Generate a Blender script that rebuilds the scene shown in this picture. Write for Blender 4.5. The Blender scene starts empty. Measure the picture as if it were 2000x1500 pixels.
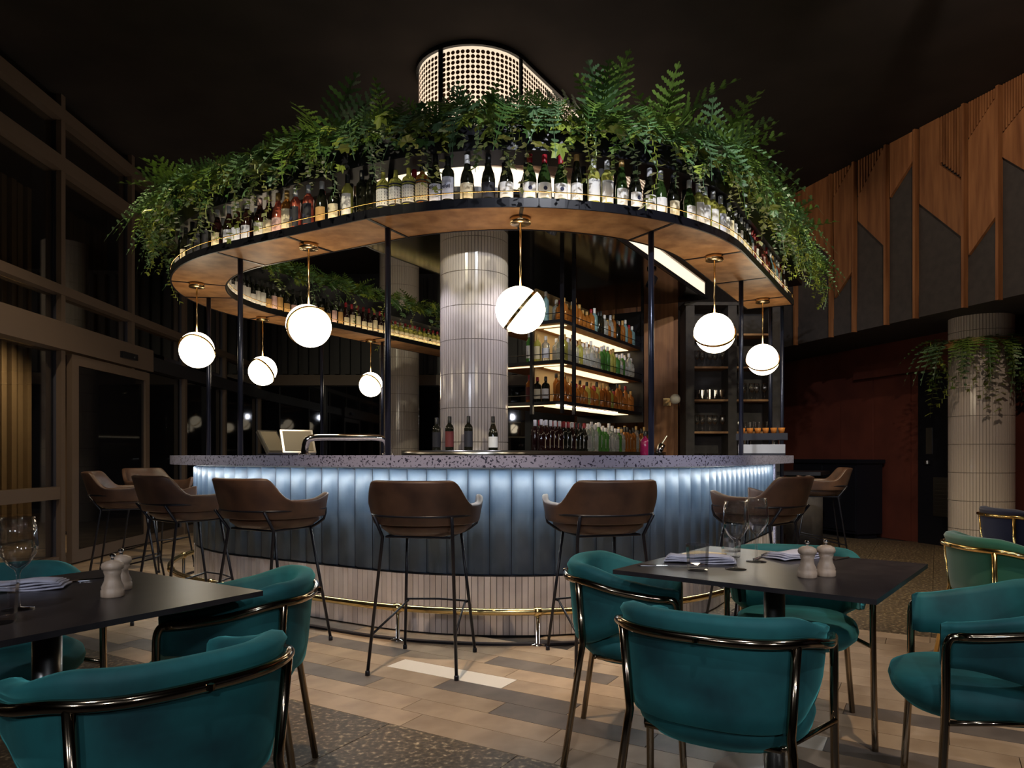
import bpy, math, random
from mathutils import Vector, Matrix
random.seed(7)
PI = math.pi
C = bpy.context.scene.collection
SC = bpy.context.scene
# ---------------------------------------------------------------- camera
CAMZ = 1.08
cd = bpy.data.cameras.new('camera'); cam = bpy.data.objects.new('camera', cd); C.objects.link(cam)
cam.location = (0, 0, CAMZ); cam.rotation_euler = (PI / 2, 0, 0)
cd.sensor_width = 36; cd.lens = 25.2; cd.shift_y = 0.07; cd.clip_start = 0.05
SC.camera = cam
# ---------------------------------------------------------------- world, exposure
w = bpy.data.worlds.new('night'); SC.world = w; w.use_nodes = True
w.node_tree.nodes['Background'].inputs[0].default_value = (0.25, 0.22, 0.3, 1)
w.node_tree.nodes['Background'].inputs[1].default_value = 0.03
SC.view_settings.view_transform = 'Standard'; SC.view_settings.look = 'None'
SC.view_settings.exposure = 0.35; SC.view_settings.gamma = 1.0; SC.view_settings.use_curve_mapping = False
# unseen ceiling spotlights added as fill (fixtures are built further down): x, y, target, power, colour, cone
FILL_SPOTS = [
    ((-1.6, 0.1), (-0.9, 1.9, 0.6), 90, (0.86, 0.9, 1.0), 44),
    ((0.2, 0.0), (0.6, 1.9, 0.6), 90, (0.86, 0.9, 1.0), 44),
    ((2.6, 0.9), (1.5, 2.4, 0.5), 90, (0.86, 0.9, 1.0), 46),
    ((0.9, 1.0), (1.1, 4.5, 2.9), 420, (0.95, 0.97, 1.0), 52),
    ((-2.4, 1.4), (-1.9, 5.0, 2.9), 290, (1.0, 0.9, 0.62), 52),
    ((3.6, 3.0), (2.2, 5.9, 2.8), 260, (1.0, 0.93, 0.66), 60),
    ((-0.9, 1.9), (-0.6, 3.9, 0.0), 330, (1.0, 0.76, 0.5), 40),
    ((1.5, 1.9), (1.6, 3.6, 0.0), 190, (1.0, 0.78, 0.55), 44),
    ((2.6, 3.6), (4.4, 7.4, 3.3), 130, (1.0, 0.78, 0.58), 80),
    ((2.9, 4.5), (3.2, 6.4, 0.0), 230, (1.0, 0.78, 0.45), 60),
    ((-2.9, 4.6), (-3.6, 6.6, 0.0), 130, (1.0, 0.78, 0.5), 70),
]

# ---------------------------------------------------------------- materials
def mat(name, col, rough=0.5, metal=0.0, **k):
    m = bpy.data.materials.new(name); m.use_nodes = True
    b = m.node_tree.nodes['Principled BSDF']
    b.inputs['Base Color'].default_value = (*col, 1); b.inputs['Roughness'].default_value = rough
    b.inputs['Metallic'].default_value = metal
    for kk, v in k.items():
        b.inputs[kk.replace('_', ' ')].default_value = v
    return m
def emit(name, col, s):
    m = mat(name, col, 0.4)
    b = m.node_tree.nodes['Principled BSDF']
    b.inputs['Emission Color'].default_value = (*col, 1); b.inputs['Emission Strength'].default_value = s
    return m
def noisy(m, cols, scale=(1, 1, 1), nscale=8, detail=4, bump=0, lo=.35, hi=.65, kind='noise', rnd=0.0):
    nt = m.node_tree; N = nt.nodes; L = nt.links; b = N['Principled BSDF']
    tc = N.new('ShaderNodeTexCoord'); mp = N.new('ShaderNodeMapping'); mp.inputs['Scale'].default_value = scale
    L.new(tc.outputs['Object'], mp.inputs[0])
    if kind == 'noise':
        t = N.new('ShaderNodeTexNoise'); t.inputs['Scale'].default_value = nscale; t.inputs['Detail'].default_value = detail; o = t.outputs['Fac']
    else:
        t = N.new('ShaderNodeTexVoronoi'); t.inputs['Scale'].default_value = nscale; o = t.outputs['Color']
    L.new(mp.outputs[0], t.inputs['Vector'])
    r = N.new('ShaderNodeValToRGB'); L.new(o, r.inputs[0])
    e = r.color_ramp.elements; e[0].position = lo; e[1].position = hi
    e[0].color = (*cols[0], 1); e[1].color = (*cols[1], 1)
    for i, c in enumerate(cols[2:]):
        x = e.new(lo + (hi - lo) * (i + 1) / (len(cols) - 1)); x.color = (*c, 1)
    out = r.outputs[0]
    if rnd:
        oi = N.new('ShaderNodeObjectInfo'); hs = N.new('ShaderNodeHueSaturation')
        mr = N.new('ShaderNodeMapRange'); mr.inputs['To Min'].default_value = 1 - rnd; mr.inputs['To Max'].default_value = 1 + rnd
        L.new(oi.outputs['Random'], mr.inputs['Value']); L.new(mr.outputs[0], hs.inputs['Value']); L.new(out, hs.inputs['Color']); out = hs.outputs[0]
    L.new(out, b.inputs['Base Color'])
    if bump:
        bp = N.new('ShaderNodeBump'); bp.inputs['Strength'].default_value = bump; bp.inputs['Distance'].default_value = .01
        L.new(o, bp.inputs['Height']); L.new(bp.outputs[0], b.inputs['Normal'])
    return m
M = {}
M['black'] = mat('black_steel', (.012, .012, .018), .35, .3)
M['navymetal'] = mat('dark_blue_steel', (.02, .024, .045), .28, .6)
M['ceil'] = noisy(mat('dark_ceiling', (.03, .022, .02), .9), [(.022, .017, .017), (.034, .026, .025)], nscale=2)
M['oak'] = noisy(mat('oak', (.4, .2, .08), .45), [(.26, .115, .04), (.46, .24, .1)], scale=(3, 3, 3), nscale=3, detail=8, rnd=.1)
M['cedar'] = noisy(mat('cedar', (.2, .08, .03), .6), [(.17, .062, .022), (.36, .155, .06)], scale=(6, 6, .5), nscale=3, detail=8, lo=.3, hi=.7, rnd=.15)
M['greypanel'] = noisy(mat('grey_panel', (.05, .045, .045), .8), [(.045, .04, .042), (.06, .052, .052)], nscale=12)
M['redwall'] = noisy(mat('red_wall', (.12, .025, .012), .7), [(.095, .02, .011), (.13, .028, .015)], nscale=3)
M['tile'] = mat('cream_tile', (.62, .55, .5), .14)
M['grout'] = mat('tile_grout', (.3, .26, .23), .8)
M['basetile'] = noisy(mat('mauve_tile', (.4, .35, .36), .2), [(.42, .36, .35), (.52, .46, .45)], nscale=4, rnd=.12)
M['bluehide'] = noisy(mat('blue_hide', (.03, .06, .14), .45), [(.05, .08, .13), (.075, .11, .165)], nscale=6, detail=6, bump=.15)
M['stone'] = noisy(mat('terrazzo_worktop', (.4, .4, .5), .3), [(.035, .035, .07), (.42, .42, .6)], nscale=75, kind='noise', detail=1, lo=.36, hi=.42)
M['terrazzo'] = noisy(mat('terrazzo_floor', (.2, .15, .1), .45), [(.075, .054, .034), (.55, .42, .25), (.14, .1, .062)], nscale=46, detail=3, lo=.42, hi=.72, rnd=.08)
M['plank'] = noisy(mat('oak_floor_tile', (.4, .28, .18), .42), [(.32, .22, .14), (.45, .325, .215)], scale=(1, 1, 1), nscale=5, detail=6, rnd=.17)
M['plankgrey'] = noisy(mat('grey_floor_tile', (.16, .12, .1), .42), [(.12, .095, .08), (.18, .145, .12)], nscale=6, rnd=.15)
M['plankwhite'] = mat('white_floor_tile', (.78, .7, .6), .4)
M['subfloor'] = mat('floor_joint', (.05, .038, .03), .8)
M['velvet'] = noisy(mat('teal_velvet', (.005, .105, .1), .75, Sheen_Weight=.6, Sheen_Roughness=.35), [(.002, .04, .045), (.01, .13, .13)], nscale=5, detail=6)  # mottling paints highlights and dark folds into the velvet colour
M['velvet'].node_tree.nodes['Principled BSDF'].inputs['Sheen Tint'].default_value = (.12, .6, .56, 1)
M['velvetgreen'] = mat('green_velvet', (.01, .13, .07), .75, Sheen_Weight=.5)
M['velvetnavy'] = mat('navy_velvet', (.008, .014, .06), .75, Sheen_Weight=.3)
M['bronze'] = mat('bronze_tube', (.36, .28, .19), .13, 1)
M['gold'] = mat('polished_brass', (.85, .58, .22), .16, 1)
M['brass'] = mat('brushed_brass', (.75, .53, .27), .25, 1)
M['brassrail'] = mat('brass_foot_rail', (.82, .62, .28), .2, 1)
M['chrome'] = mat('chrome', (.8, .8, .82), .06, 1)
M['steel'] = mat('brushed_steel', (.5, .48, .45), .28, 1)
M['leather'] = noisy(mat('brown_leather', (.11, .055, .032), .42), [(.048, .024, .017), (.1, .05, .03)], nscale=7, detail=6, bump=.05)
M['tabletop'] = noisy(mat('dark_table', (.03, .024, .024), .33), [(.022, .018, .02), (.034, .028, .028)], nscale=14)
M['globe'] = emit('opal_glass', (1, .84, .6), 8.0)
M['opal'] = mat('unlit_opal_glass', (.6, .55, .48), .3)
M['ledcool'] = emit('cool_led', (.95, 1.0, .96), 42)
M['ledwarm'] = emit('warm_led', (1, .85, .6), 9)
M['ledshelf'] = emit('shelf_led', (1, .8, .5), 11)
M['shelfglow'] = emit('backbar_shelf_glow', (1, .76, .42), 1.5)  # emission stands in for light reflected off the shelf undersides
M['drum'] = emit('lit_drum_shade', (1, .8, .58), .8)
M['dot'] = mat('drum_dot', (.26, .12, .06), .6)
M['fascia'] = emit('lit_fascia', (1, .86, .66), .8)
M['hood'] = mat('bronze_hood', (.16, .1, .07), .3, .8)
M['soffit'] = mat('dark_mirror_soffit', (.09, .08, .07), .12, .9)
M['creamback'] = mat('cream_back_panel', (.6, .46, .26), .5)
M['glass'] = mat('clear_glass', (1, 1, 1), .0, Transmission_Weight=1.0, IOR=1.45)
M['pane'] = mat('dark_window_glass', (.006, .006, .008), .03, 0, Specular_IOR_Level=.6)
M['seepane'] = mat('tinted_glass', (.45, .43, .42), .0, Transmission_Weight=1.0, IOR=1.04)
M['frame'] = mat('brown_window_frame', (.13, .092, .07), .5)
M['framedark'] = mat('dark_window_frame', (.022, .021, .026), .5)
M['post'] = mat('blue_black_post', (.07, .075, .11), .5)
M['slat'] = mat('brown_slat', (.16, .1, .06), .7)
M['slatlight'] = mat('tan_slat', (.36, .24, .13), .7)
M['screenback'] = mat('tan_screen', (.22, .18, .12), .5)
M['linen'] = mat('lavender_linen', (.5, .49, .58), .9)
M['paper'] = mat('cream_card', (.75, .62, .4), .8)
M['millwood'] = noisy(mat('pale_wood', (.5, .36, .25), .4), [(.42, .3, .21), (.56, .42, .3)], scale=(8, 8, 1), nscale=5)
for nm, c in dict(leaf=(.12, .2, .035), leafdark=(.055, .12, .03), leaflime=(.23, .29, .045), leafblue=(.11, .2, .09)).items():
    M[nm] = noisy(mat(nm, c, .38), [tuple(x * .75 for x in c), tuple(x * 1.25 for x in c)], nscale=10, rnd=.3)
def thinglass(m, base):
    nt = m.node_tree; N = nt.nodes; L = nt.links
    tr = N.new('ShaderNodeBsdfTransparent'); tr.inputs[0].default_value = (base, base, base, 1); gl = N.new('ShaderNodeBsdfGlossy'); gl.inputs['Roughness'].default_value = .02
    lf = N.new('ShaderNodeLayerWeight'); lf.inputs[0].default_value = .5; pw = N.new('ShaderNodeMath'); pw.operation = 'POWER'; pw.inputs[1].default_value = 2; L.new(lf.outputs['Facing'], pw.inputs[0])
    lw = N.new('ShaderNodeMath'); lw.operation = 'MULTIPLY_ADD'; lw.inputs[1].default_value = .85; lw.inputs[2].default_value = .1; L.new(pw.outputs[0], lw.inputs[0]); mx = N.new('ShaderNodeMixShader')
    L.new(lw.outputs[0], mx.inputs[0]); L.new(tr.outputs[0], mx.inputs[1]); L.new(gl.outputs[0], mx.inputs[2]); L.new(mx.outputs[0], N['Material Output'].inputs[0])
thinglass(M['glass'], .96); thinglass(M['seepane'], .8)
# bottle glass and paper
M['gdark'] = mat('dark_bottle_glass', (.012, .012, .008), .07)
M['gred'] = mat('red_wine_glass', (.02, .006, .006), .07)
M['ggreen'] = mat('green_bottle_glass', (.025, .05, .012), .07, Transmission_Weight=.2)
M['gyellow'] = mat('white_wine_glass', (.62, .6, .14), .06, Transmission_Weight=.45)
M['grose'] = mat('rose_wine_glass', (.72, .16, .1), .06, Transmission_Weight=.4)
M['gamber'] = mat('amber_spirit_glass', (.55, .2, .04), .06, Transmission_Weight=.45)
M['gclear'] = mat('clear_spirit_glass', (.8, .82, .8), .05, Transmission_Weight=.75)
M['gbright'] = mat('bright_green_glass', (.1, .3, .06), .06, Transmission_Weight=.4)
M['gblue'] = mat('pale_blue_glass', (.3, .5, .55), .06, Transmission_Weight=.4)
M['gpink'] = mat('magenta_glass', (.22, .01, .06), .1)
for nm, c in dict(lwhite=(.78, .76, .76), lcream=(.8, .7, .5), lblue=(.62, .64, .8), lblack=(.02, .02, .03), lpink=(.75, .5, .5), lred=(.13, .02, .02), ltan=(.55, .32, .12)).items():
    M[nm] = mat(nm + '_label', c, .7)
for nm, c in dict(cwhite=(.75, .74, .78), cblack=(.015, .015, .018), cred=(.3, .01, .02), cgold=(.5, .3, .1), csilver=(.5, .5, .55), cpink=(.7, .45, .45)).items():
    M[nm] = mat(nm + '_cap', c, .4)
M['ink'] = mat('label_ink', (.03, .035, .08), .8)

# ---------------------------------------------------------------- mesh helpers
def mesh(name, vf, smooth=False):
    V, F = vf
    me = bpy.data.meshes.new(name); me.from_pydata([tuple(v) for v in V], [], F); me.update()
    if smooth:
        me.polygons.foreach_set('use_smooth', [True] * len(F))
    return me
def join(*L):
    V = []; F = []
    for v, f in L:
        o = len(V); V += list(v); F += [tuple(i + o for i in q) for q in f]
    return V, F
def obj(name, vf, m, parent=None, smooth=False):
    me = vf if isinstance(vf, bpy.types.Mesh) else mesh(name, vf, smooth)
    if m is not None and not me.materials: me.materials.append(M[m])
    o = bpy.data.objects.new(name, me); C.objects.link(o)
    if parent: o.parent = parent
    return o
def tag(o, label, cat, group=None, kind=None):
    if label: o['label'] = label
    if cat: o['category'] = cat
    if group: o['group'] = group
    if kind: o['kind'] = kind
    return o
def thing(name, label, cat, loc=(0, 0, 0), rz=0, group=None):
    o = bpy.data.objects.new(name, None); C.objects.link(o); o.empty_display_size = .05
    o.location = loc; o.rotation_euler = (0, 0, rz)
    return tag(o, label, cat, group)
def struct(o):
    o['kind'] = 'structure'; return o
def dup(root, loc, rz, label=None, scale=None):
    def cp(o, par):
        c = o.copy(); C.objects.link(c); c.parent = par
        for ch in o.children: cp(ch, c)
        return c
    r = cp(root, None); r.location = loc; r.rotation_euler = (0, 0, rz)
    if scale: r.scale = scale
    if label: r['label'] = label
    return r
HEX = [(0, 3, 2, 1), (4, 5, 6, 7), (0, 1, 5, 4), (1, 2, 6, 5), (2, 3, 7, 6), (3, 0, 4, 7)]
def box(x0, x1, y0, y1, z0, z1):
    return [(x0, y0, z0), (x1, y0, z0), (x1, y1, z0), (x0, y1, z0), (x0, y0, z1), (x1, y0, z1), (x1, y1, z1), (x0, y1, z1)], list(HEX)
def prism(poly, z0, z1):
    n = len(poly)
    V = [(x, y, z0) for x, y in poly] + [(x, y, z1) for x, y in poly]
    return V, [tuple(range(n - 1, -1, -1)), tuple(range(n, 2 * n))] + [(i, (i + 1) % n, n + (i + 1) % n, n + i) for i in range(n)]
def lathe(prof, seg=24, cx=0, cy=0, a0=0, a1=2 * PI, cap=True):
    V = []; F = []; full = abs(a1 - a0 - 2 * PI) < 1e-6; k = seg if full else seg + 1
    for r, z in prof:
        for i in range(k):
            a = a0 + (a1 - a0) * i / seg
            V.append((cx + r * math.cos(a), cy + r * math.sin(a), z))
    for j in range(len(prof) - 1):
        for i in range(seg):
            i2 = (i + 1) % k
            F.append((j * k + i, j * k + i2, (j + 1) * k + i2, (j + 1) * k + i))
    if cap and full:
        if prof[0][0] > 1e-5: F.append(tuple(range(k - 1, -1, -1)))
        if prof[-1][0] > 1e-5: F.append(tuple((len(prof) - 1) * k + i for i in range(k)))
    return V, F
def tube(pts, r, seg=8, closed=False):
    P = [Vector(p) for p in pts]; V = []; F = []; n = len(P)
    t0 = (P[1] - P[0]).normalized()
    up = Vector((0, 0, 1)) if abs(t0.z) < .9 else Vector((1, 0, 0))
    nrm = (up - t0 * up.dot(t0)).normalized()
    for i, p in enumerate(P):
        if i == 0: t = P[1] - P[0]
        elif i == n - 1: t = P[-1] - P[-2]
        else: t = (P[i + 1] - P[i]).normalized() + (P[i] - P[i - 1]).normalized()
        t = t.normalized(); nrm = (nrm - t * nrm.dot(t)).normalized(); bn = t.cross(nrm)
        rr = r[i] if isinstance(r, (list, tuple)) else r
        for k in range(seg):
            a = 2 * PI * k / seg
            V.append(p + nrm * math.cos(a) * rr + bn * math.sin(a) * rr)
    for i in range(n - 1):
        for k in range(seg):
            k2 = (k + 1) % seg
            F.append((i * seg + k, i * seg + k2, (i + 1) * seg + k2, (i + 1) * seg + k))
    F.append(tuple(range(seg - 1, -1, -1))); F.append(tuple((n - 1) * seg + k for k in range(seg)))
    return V, F
def smoothpts(P, k=6):
    P = [Vector(p) for p in P]; out = []
    for i in range(len(P) - 1):
        a = P[max(i - 1, 0)]; b = P[i]; c = P[i + 1]; d = P[min(i + 2, len(P) - 1)]
        for j in range(k):
            t = j / k
            out.append(.5 * ((2 * b) + (c - a) * t + (2 * a - 5 * b + 4 * c - d) * t * t + (3 * b - a - 3 * c + d) * t ** 3))
    out.append(P[-1]); return out

# ---------------------------------------------------------------- the bar's plan: a rounded rectangle in (n across, s along) axes
_l = math.hypot(.51, .86); UX, UY = .51 / _l, .86 / _l
BARANG = math.atan2(UY, UX)
def W(n, s, z=0): return Vector((s * UX + n * UY, s * UY - n * UX, z))
def NS(x, y): return (UY * x - UX * y, UX * x + UY * y)
class Path:
    """U-shaped plan: right straight, corner, front, corner, left straight. arclength a starts at the right end"""
    def __init__(s, c, hw, r, sf, sr, sl):
        s.c, s.hw, s.r, s.sf = c, hw, r, sf
        s.L = [sr - (sf + r), r * PI / 2, 2 * (hw - r), r * PI / 2, sl - (sf + r)]; s.sr = sr; s.len = sum(s.L)
    def ns(p, a, off=0):
        L = p.L; c, hw, r, sf = p.c, p.hw, p.r, p.sf
        if a <= L[0]: n, s, nn, ss = c + hw, p.sr - a, -1, 0
        elif a <= L[0] + L[1]:
            t = (a - L[0]) / r; nn, ss = -math.cos(t), math.sin(t); n, s = c + hw - r - nn * r, sf + r - ss * r
        elif a <= sum(L[:3]): n, s, nn, ss = c + hw - r - (a - L[0] - L[1]), sf, 0, 1
        elif a <= sum(L[:4]):
            t = (a - sum(L[:3])) / r; nn, ss = math.sin(t), math.cos(t); n, s = c - hw + r - nn * r, sf + r - ss * r
        else: n, s, nn, ss = c - hw, sf + r + (a - sum(L[:4])), 1, 0
        return n + nn * off, s + ss * off
    def p(q, a, off=0, z=0): return W(*q.ns(a, off), z)
    def inward(q, a): return (q.p(a, .1) - q.p(a, 0)).normalized()
    def samples(q, a0, a1, step=.08):
        k = max(2, int(math.ceil((a1 - a0) / step)) + 1)
        br = [a0 + (a1 - a0) * i / (k - 1) for i in range(k)]
        return br
    def ribbon(q, a0, a1, o0, o1, z0, z1, step=.08):
        A = q.samples(a0, a1, step); V = []; F = []
        for a in A:
            V += [q.p(a, o0, z0), q.p(a, o1, z0), q.p(a, o1, z1), q.p(a, o0, z1)]
        for i in range(len(A) - 1):
            for k in range(4):
                F.append((i * 4 + k, i * 4 + (k + 1) % 4, i * 4 + 4 + (k + 1) % 4, i * 4 + 4 + k))
        n = 4 * (len(A) - 1); F += [(3, 2, 1, 0), (n, n + 1, n + 2, n + 3)]
        return V, F
    def find(q, px, far=False, off=.2, lo=None):
        best = None; prev = None; hits = []
        a = 0
        while a < q.len:
            v = q.p(a, off); x = 1000 + 1400 * v.x / v.y - px
            if prev is not None and x * prev <= 0: hits.append(a)
            prev = x; a += .01
        if not hits: return min((abs(1000 + 1400 * q.p(i * .01, off).x / q.p(i * .01, off).y - px), i * .01) for i in range(int(q.len / .01)))[1]
        return hits[-1] if far else hits[0]
RING = Path(-3.66, 2.5, 1.9, 3.24, 7.15, 8.7)
NB = -3.64                                   # centre line of the bar island
ZR = 2.50                                    # underside of the overhead ring
COLP = W(NB, 5.46)

# ================================================================ SETTING
ZC = 4.58
# --- floor: joints slab, wood-look tiles, terrazzo slabs
floor = struct(obj('floor', box(-9, 9, -2.5, 16, -.06, -.006), 'subfloor')); floor['label'] = 'floor of wood-look strips and speckled terrazzo slabs'
def quadblock(n0, n1, s0, s1, z0=-.006, z1=0.0, g=.0015):
    P = [W(n0 + g, s0 + g), W(n1 - g, s0 + g), W(n1 - g, s1 - g), W(n0 + g, s1 - g)]
    return prism([(v.x, v.y) for v in P], z0, z1)
def inview(n, s):
    v = W(n, s)
    return v.y > 1.9 and abs(v.x) < v.y * .74 + .3
def inbar(n, s, m=.3):
    return abs(n + 3.66) < 2.5 - m and s > 3.24 + m + (.9 if abs(n + 3.66) > 1.6 else 0)
special = [((-2.08, 2.9), 'plankwhite'), ((-.39, 2.97), 'plankwhite'), ((-3.75, 2.76), 'plankwhite'), ((-2.66, 2.6), 'plankgrey'), ((-1.6, 3.21), 'plankgrey'), ((-1.45, 2.76), 'plankgrey'),
           ((-2.6, 3.06), 'plankgrey'), ((-.55, 2.6), 'plankgrey'), ((.2, 3.36), 'plankgrey'), ((-3.4, 2.46), 'plankgrey'), ((-4.9, 2.9), 'plankgrey'), ((-7.2, 4.1), 'plankgrey'), ((0.3, 2.9), 'plankgrey')]
PLW, PLL = .15, .69
planks = []
for k in range(0, 62):
    s0 = 2.235 + PLW * k
    o = random.random() * PLL
    if k == 4: o = -2.43 % PLL
    for j in range(-17, 6):
        n0 = j * PLL + o; nc, scn = n0 + PLL / 2, s0 + PLW / 2
        if scn > 4.9 and nc > -6.0: continue
        if nc < -10.5 or nc > 2.6 or inbar(nc, scn): continue
        planks.append((n0, s0, nc, scn))
vis = sorted([p for p in planks if inview(p[2], p[3])], key=lambda p: W(p[2], p[3]).y)
far = [p for p in planks if p not in set(vis[:300])]
pm = {}
for n0, s0, nc, scn in vis[:300]:
    m = 'plank' if random.random() > .05 else 'plankgrey'
    for (a, b), mm in special:
        if n0 <= a < n0 + PLL and s0 <= b < s0 + PLW: m = mm
    if m not in pm:
        P = [(UY * x + UX * y, -UX * x + UY * y) for x, y in ((.0015, .0015), (PLL - .0015, .0015), (PLL - .0015, PLW - .0015), (.0015, PLW - .0015))]
        pm[m] = mesh('floor_plank', prism(P, -.006, 0)); pm[m].materials.append(M[m])
    o = obj('floor_plank', pm[m], None, floor); o.location = W(n0, s0)
f = obj('far_floor_planks', join(*[quadblock(n0, n0 + PLL, s0, s0 + PLW) for n0, s0, _, _ in far]), 'plank', floor); f['kind'] = 'stuff'
tq = None
def slab(n0, s0):
    global tq
    if tq is None:
        P = [(UY * x + UX * y, -UX * x + UY * y) for x, y in ((.002, .002), (.598, .002), (.598, .598), (.002, .598))]
        tq = mesh('terrazzo_slab', prism(P, -.006, 0)); tq.materials.append(M['terrazzo'])
    o = obj('terrazzo_slab', tq, None, floor); o.location = W(n0, s0)
for i in range(-9, 6):
    for j in range(1, 6):
        n0, s0 = -1.9 + .6 * i, 2.235 - .6 * j
        if inview(n0 + .3, s0 + .45) or inview(n0 + .3, s0 + .6): slab(n0, s0)
for i in range(0, 11):
    for j in range(0, 9):
        n0, s0 = -1.95 + .6 * i + (.12), 4.935 + .6 * j
        if not (n0 + .6 < -1.25) : slab(n0, s0)
struct(obj('ceiling', box(-9, 9, -2.5, 16, ZC, ZC + .1), 'ceil'))['label'] = 'plain dark brown ceiling'
struct(obj('wall_front', box(-9, 9, -2.6, -2.5, 0, ZC), 'greypanel'))['label'] = 'dark wall behind the viewer'
# --- left wall: glazed front with deep posts, beams and a sliding door
def LX(y): return -4.40 - .043 * (y - 7)
def lbox(y0, y1, z0, z1, d0, d1):
    P = [(LX(y0) + d0, y0), (LX(y0) + d1, y0), (LX(y1) + d1, y1), (LX(y1) + d0, y1)]
    return prism(P, z0, z1)
wl = struct(thing('wall_left', 'tall glazed shopfront wall with brown beams and blue-black posts', None)); 
POSTY = [1.2, 2.6, 4.0, 5.45, 6.95, 8.35, 9.85, 11.4, 13.2]
for y in POSTY:
    obj('post', lbox(y, y + .13, 0, ZC, -.26, -.01), 'post', wl)
    obj('mullion', lbox(y - .02, y + .05, 0, ZC, -.01, .04), 'frame', wl)
for z0, z1 in ((4.33, 4.45), (3.84, 3.98), (2.64, 2.73)):
    obj('beam', lbox(-2.4, 14, z0, z1, -.14, .05), 'frame', wl)
obj('header_box', lbox(-2.4, 8.75, 2.1, 2.36, -.1, .1), 'frame', wl)
obj('header_beam', lbox(8.8, 14, 2.13, 2.3, -.1, .05), 'framedark', wl)
obj('sill_rail', lbox(-2.4, 6.93, .66, .78, -.1, .03), 'frame', wl)
obj('bottom_rail', lbox(-2.4, 14, 0, .1, -.1, .02), 'frame', wl)
for i in range(len(POSTY) - 1):
    y0, y1 = POSTY[i] + .055, POSTY[i + 1] - .025
    for z0, z1 in ((2.37, 2.635), (2.735, 3.835), (3.985, 4.325)):
        obj('pane', lbox(y0, y1, z0, z1, -.045, -.035), 'seepane', wl)
    if i < 4:
        obj('pane', lbox(y0, y1, .785, 2.095, -.045, -.035), 'seepane', wl); obj('pane', lbox(y0, y1, .105, .655, -.045, -.035), 'seepane', wl)
    if i > 4:
        obj('pane', lbox(y0, y1, .105, 2.12, -.045, -.035), 'pane', wl)
dr = struct(thing('door_1', 'brown framed glass sliding door', None))
for y0, y1, z0, z1 in ((7.05, 7.17, .02, 2.08), (8.6, 8.7, .02, 2.08), (7.17, 8.6, 1.98, 2.08), (7.17, 8.6, .02, .14)):
    obj('door_frame', lbox(y0, y1, z0, z1, .02, .075), 'frame', dr)
obj('pane', lbox(7.17, 8.6, .14, 1.98, .04, .05), 'pane', dr)
sn = thing('door_sensor', 'small black motion sensor on the brown header above the glass door', 'sensor', (LX(8.1) + .1, 8.1, 2.2))
obj('housing', box(0, .04, -.16, .16, -.03, .04), 'black', sn); obj('lens', lathe([(.012, 0), (.012, .006)], 10), 'chrome', sn).matrix_local = Matrix.Translation((.04, .08, 0)) @ Matrix.Rotation(PI / 2, 4, 'Y')
# outside the glass: slatted screen, and a pillar added for a column's reflection
ow = struct(obj('wall_outside', lbox(-2.4, 15, 0, 5, -1.75, -1.65), 'framedark')); ow['label'] = 'dark wall outside the glazing'
k = 0; sl = thing('outdoor_slat_screen', 'brown upright slat screen seen outside through the left glazing', 'screen')
y = 3.0
while y < 12:
    z1 = 2.2 if y < 7 else 4.5
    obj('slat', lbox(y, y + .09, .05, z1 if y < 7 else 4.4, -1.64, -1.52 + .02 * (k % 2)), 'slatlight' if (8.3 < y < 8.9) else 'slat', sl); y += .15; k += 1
pl = thing('reflection_pillar', 'pale round pillar standing in for a reflection in the left windows', 'pillar', (-5.6, 6.9, 0))
obj('shaft', lathe([(.2, 0), (.2, 3.5)], 20), 'slatlight', pl, True); obj('cap', lathe([(.23, 3.5), (.23, 3.58)], 20), 'slat', pl, True)
# --- right wall: bulkhead with angled cedar panels over dark grey, recess with red wall below
WD = Vector((-.299, 1, 0)).normalized(); WN = Vector((-WD.y, WD.x, 0))
def RW(y, z, d=0):
    v = Vector((6.657 - .299 * y, y, z)) + WN * d
    return v
def rpoly(pts, d0, d1):
    n = len(pts); V = [RW(y, z, d0) for y, z in pts] + [RW(y, z, d1) for y, z in pts]
    return V, [tuple(range(n)), tuple(range(2 * n - 1, n - 1, -1))] + [(i, n + i, n + (i + 1) % n, (i + 1) % n) for i in range(n)]
def rc(cx, cy):                              # wall position of a panel corner measured on the wall face
    px, py = 1500 + cx / 2.586, 120 + cy / 2.586
    q = (px - 1000) / 1400; y = 6.657 / (.299 + q)
    return y, CAMZ + (890 - py) * y / 1400
ZB = 2.56
wr = struct(obj('wall_right', rpoly([(2.0, ZB), (13.8, ZB), (13.8, ZC), (2.0, ZC)], -1.05, 0), 'greypanel')); wr['label'] = 'dark bulkhead wall with angled cedar panels and thin battens'
def yat(cx): return rc(cx, 0)[0]
def zat(y, cx, cy):  # height on the wall of a measured point
    return rc(cx, cy)[1]
bays = [(-60, 150), (160, 325), (338, 445), (465, 605), (627, 752), (775, 1000), (1022, 1175), (1197, 1420)]
battens = [-75, 150, 330, 447, 610, 758, 1005, 1180, 1440]
for b in battens:
    y = yat(b)
    obj('batten', rpoly([(y - .014, ZB - .01), (y + .014, ZB - .01), (y + .014, ZC - .005), (y - .014, ZC - .005)], .002, .06), 'cedar', wr)
def wood(lst, d=.035):
    obj('wood_panel', rpoly([(rc(x, yy)[0], min(rc(x, yy)[1], ZC - .008)) for x, yy in lst][::-1], .003, d), 'cedar', wr)
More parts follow.
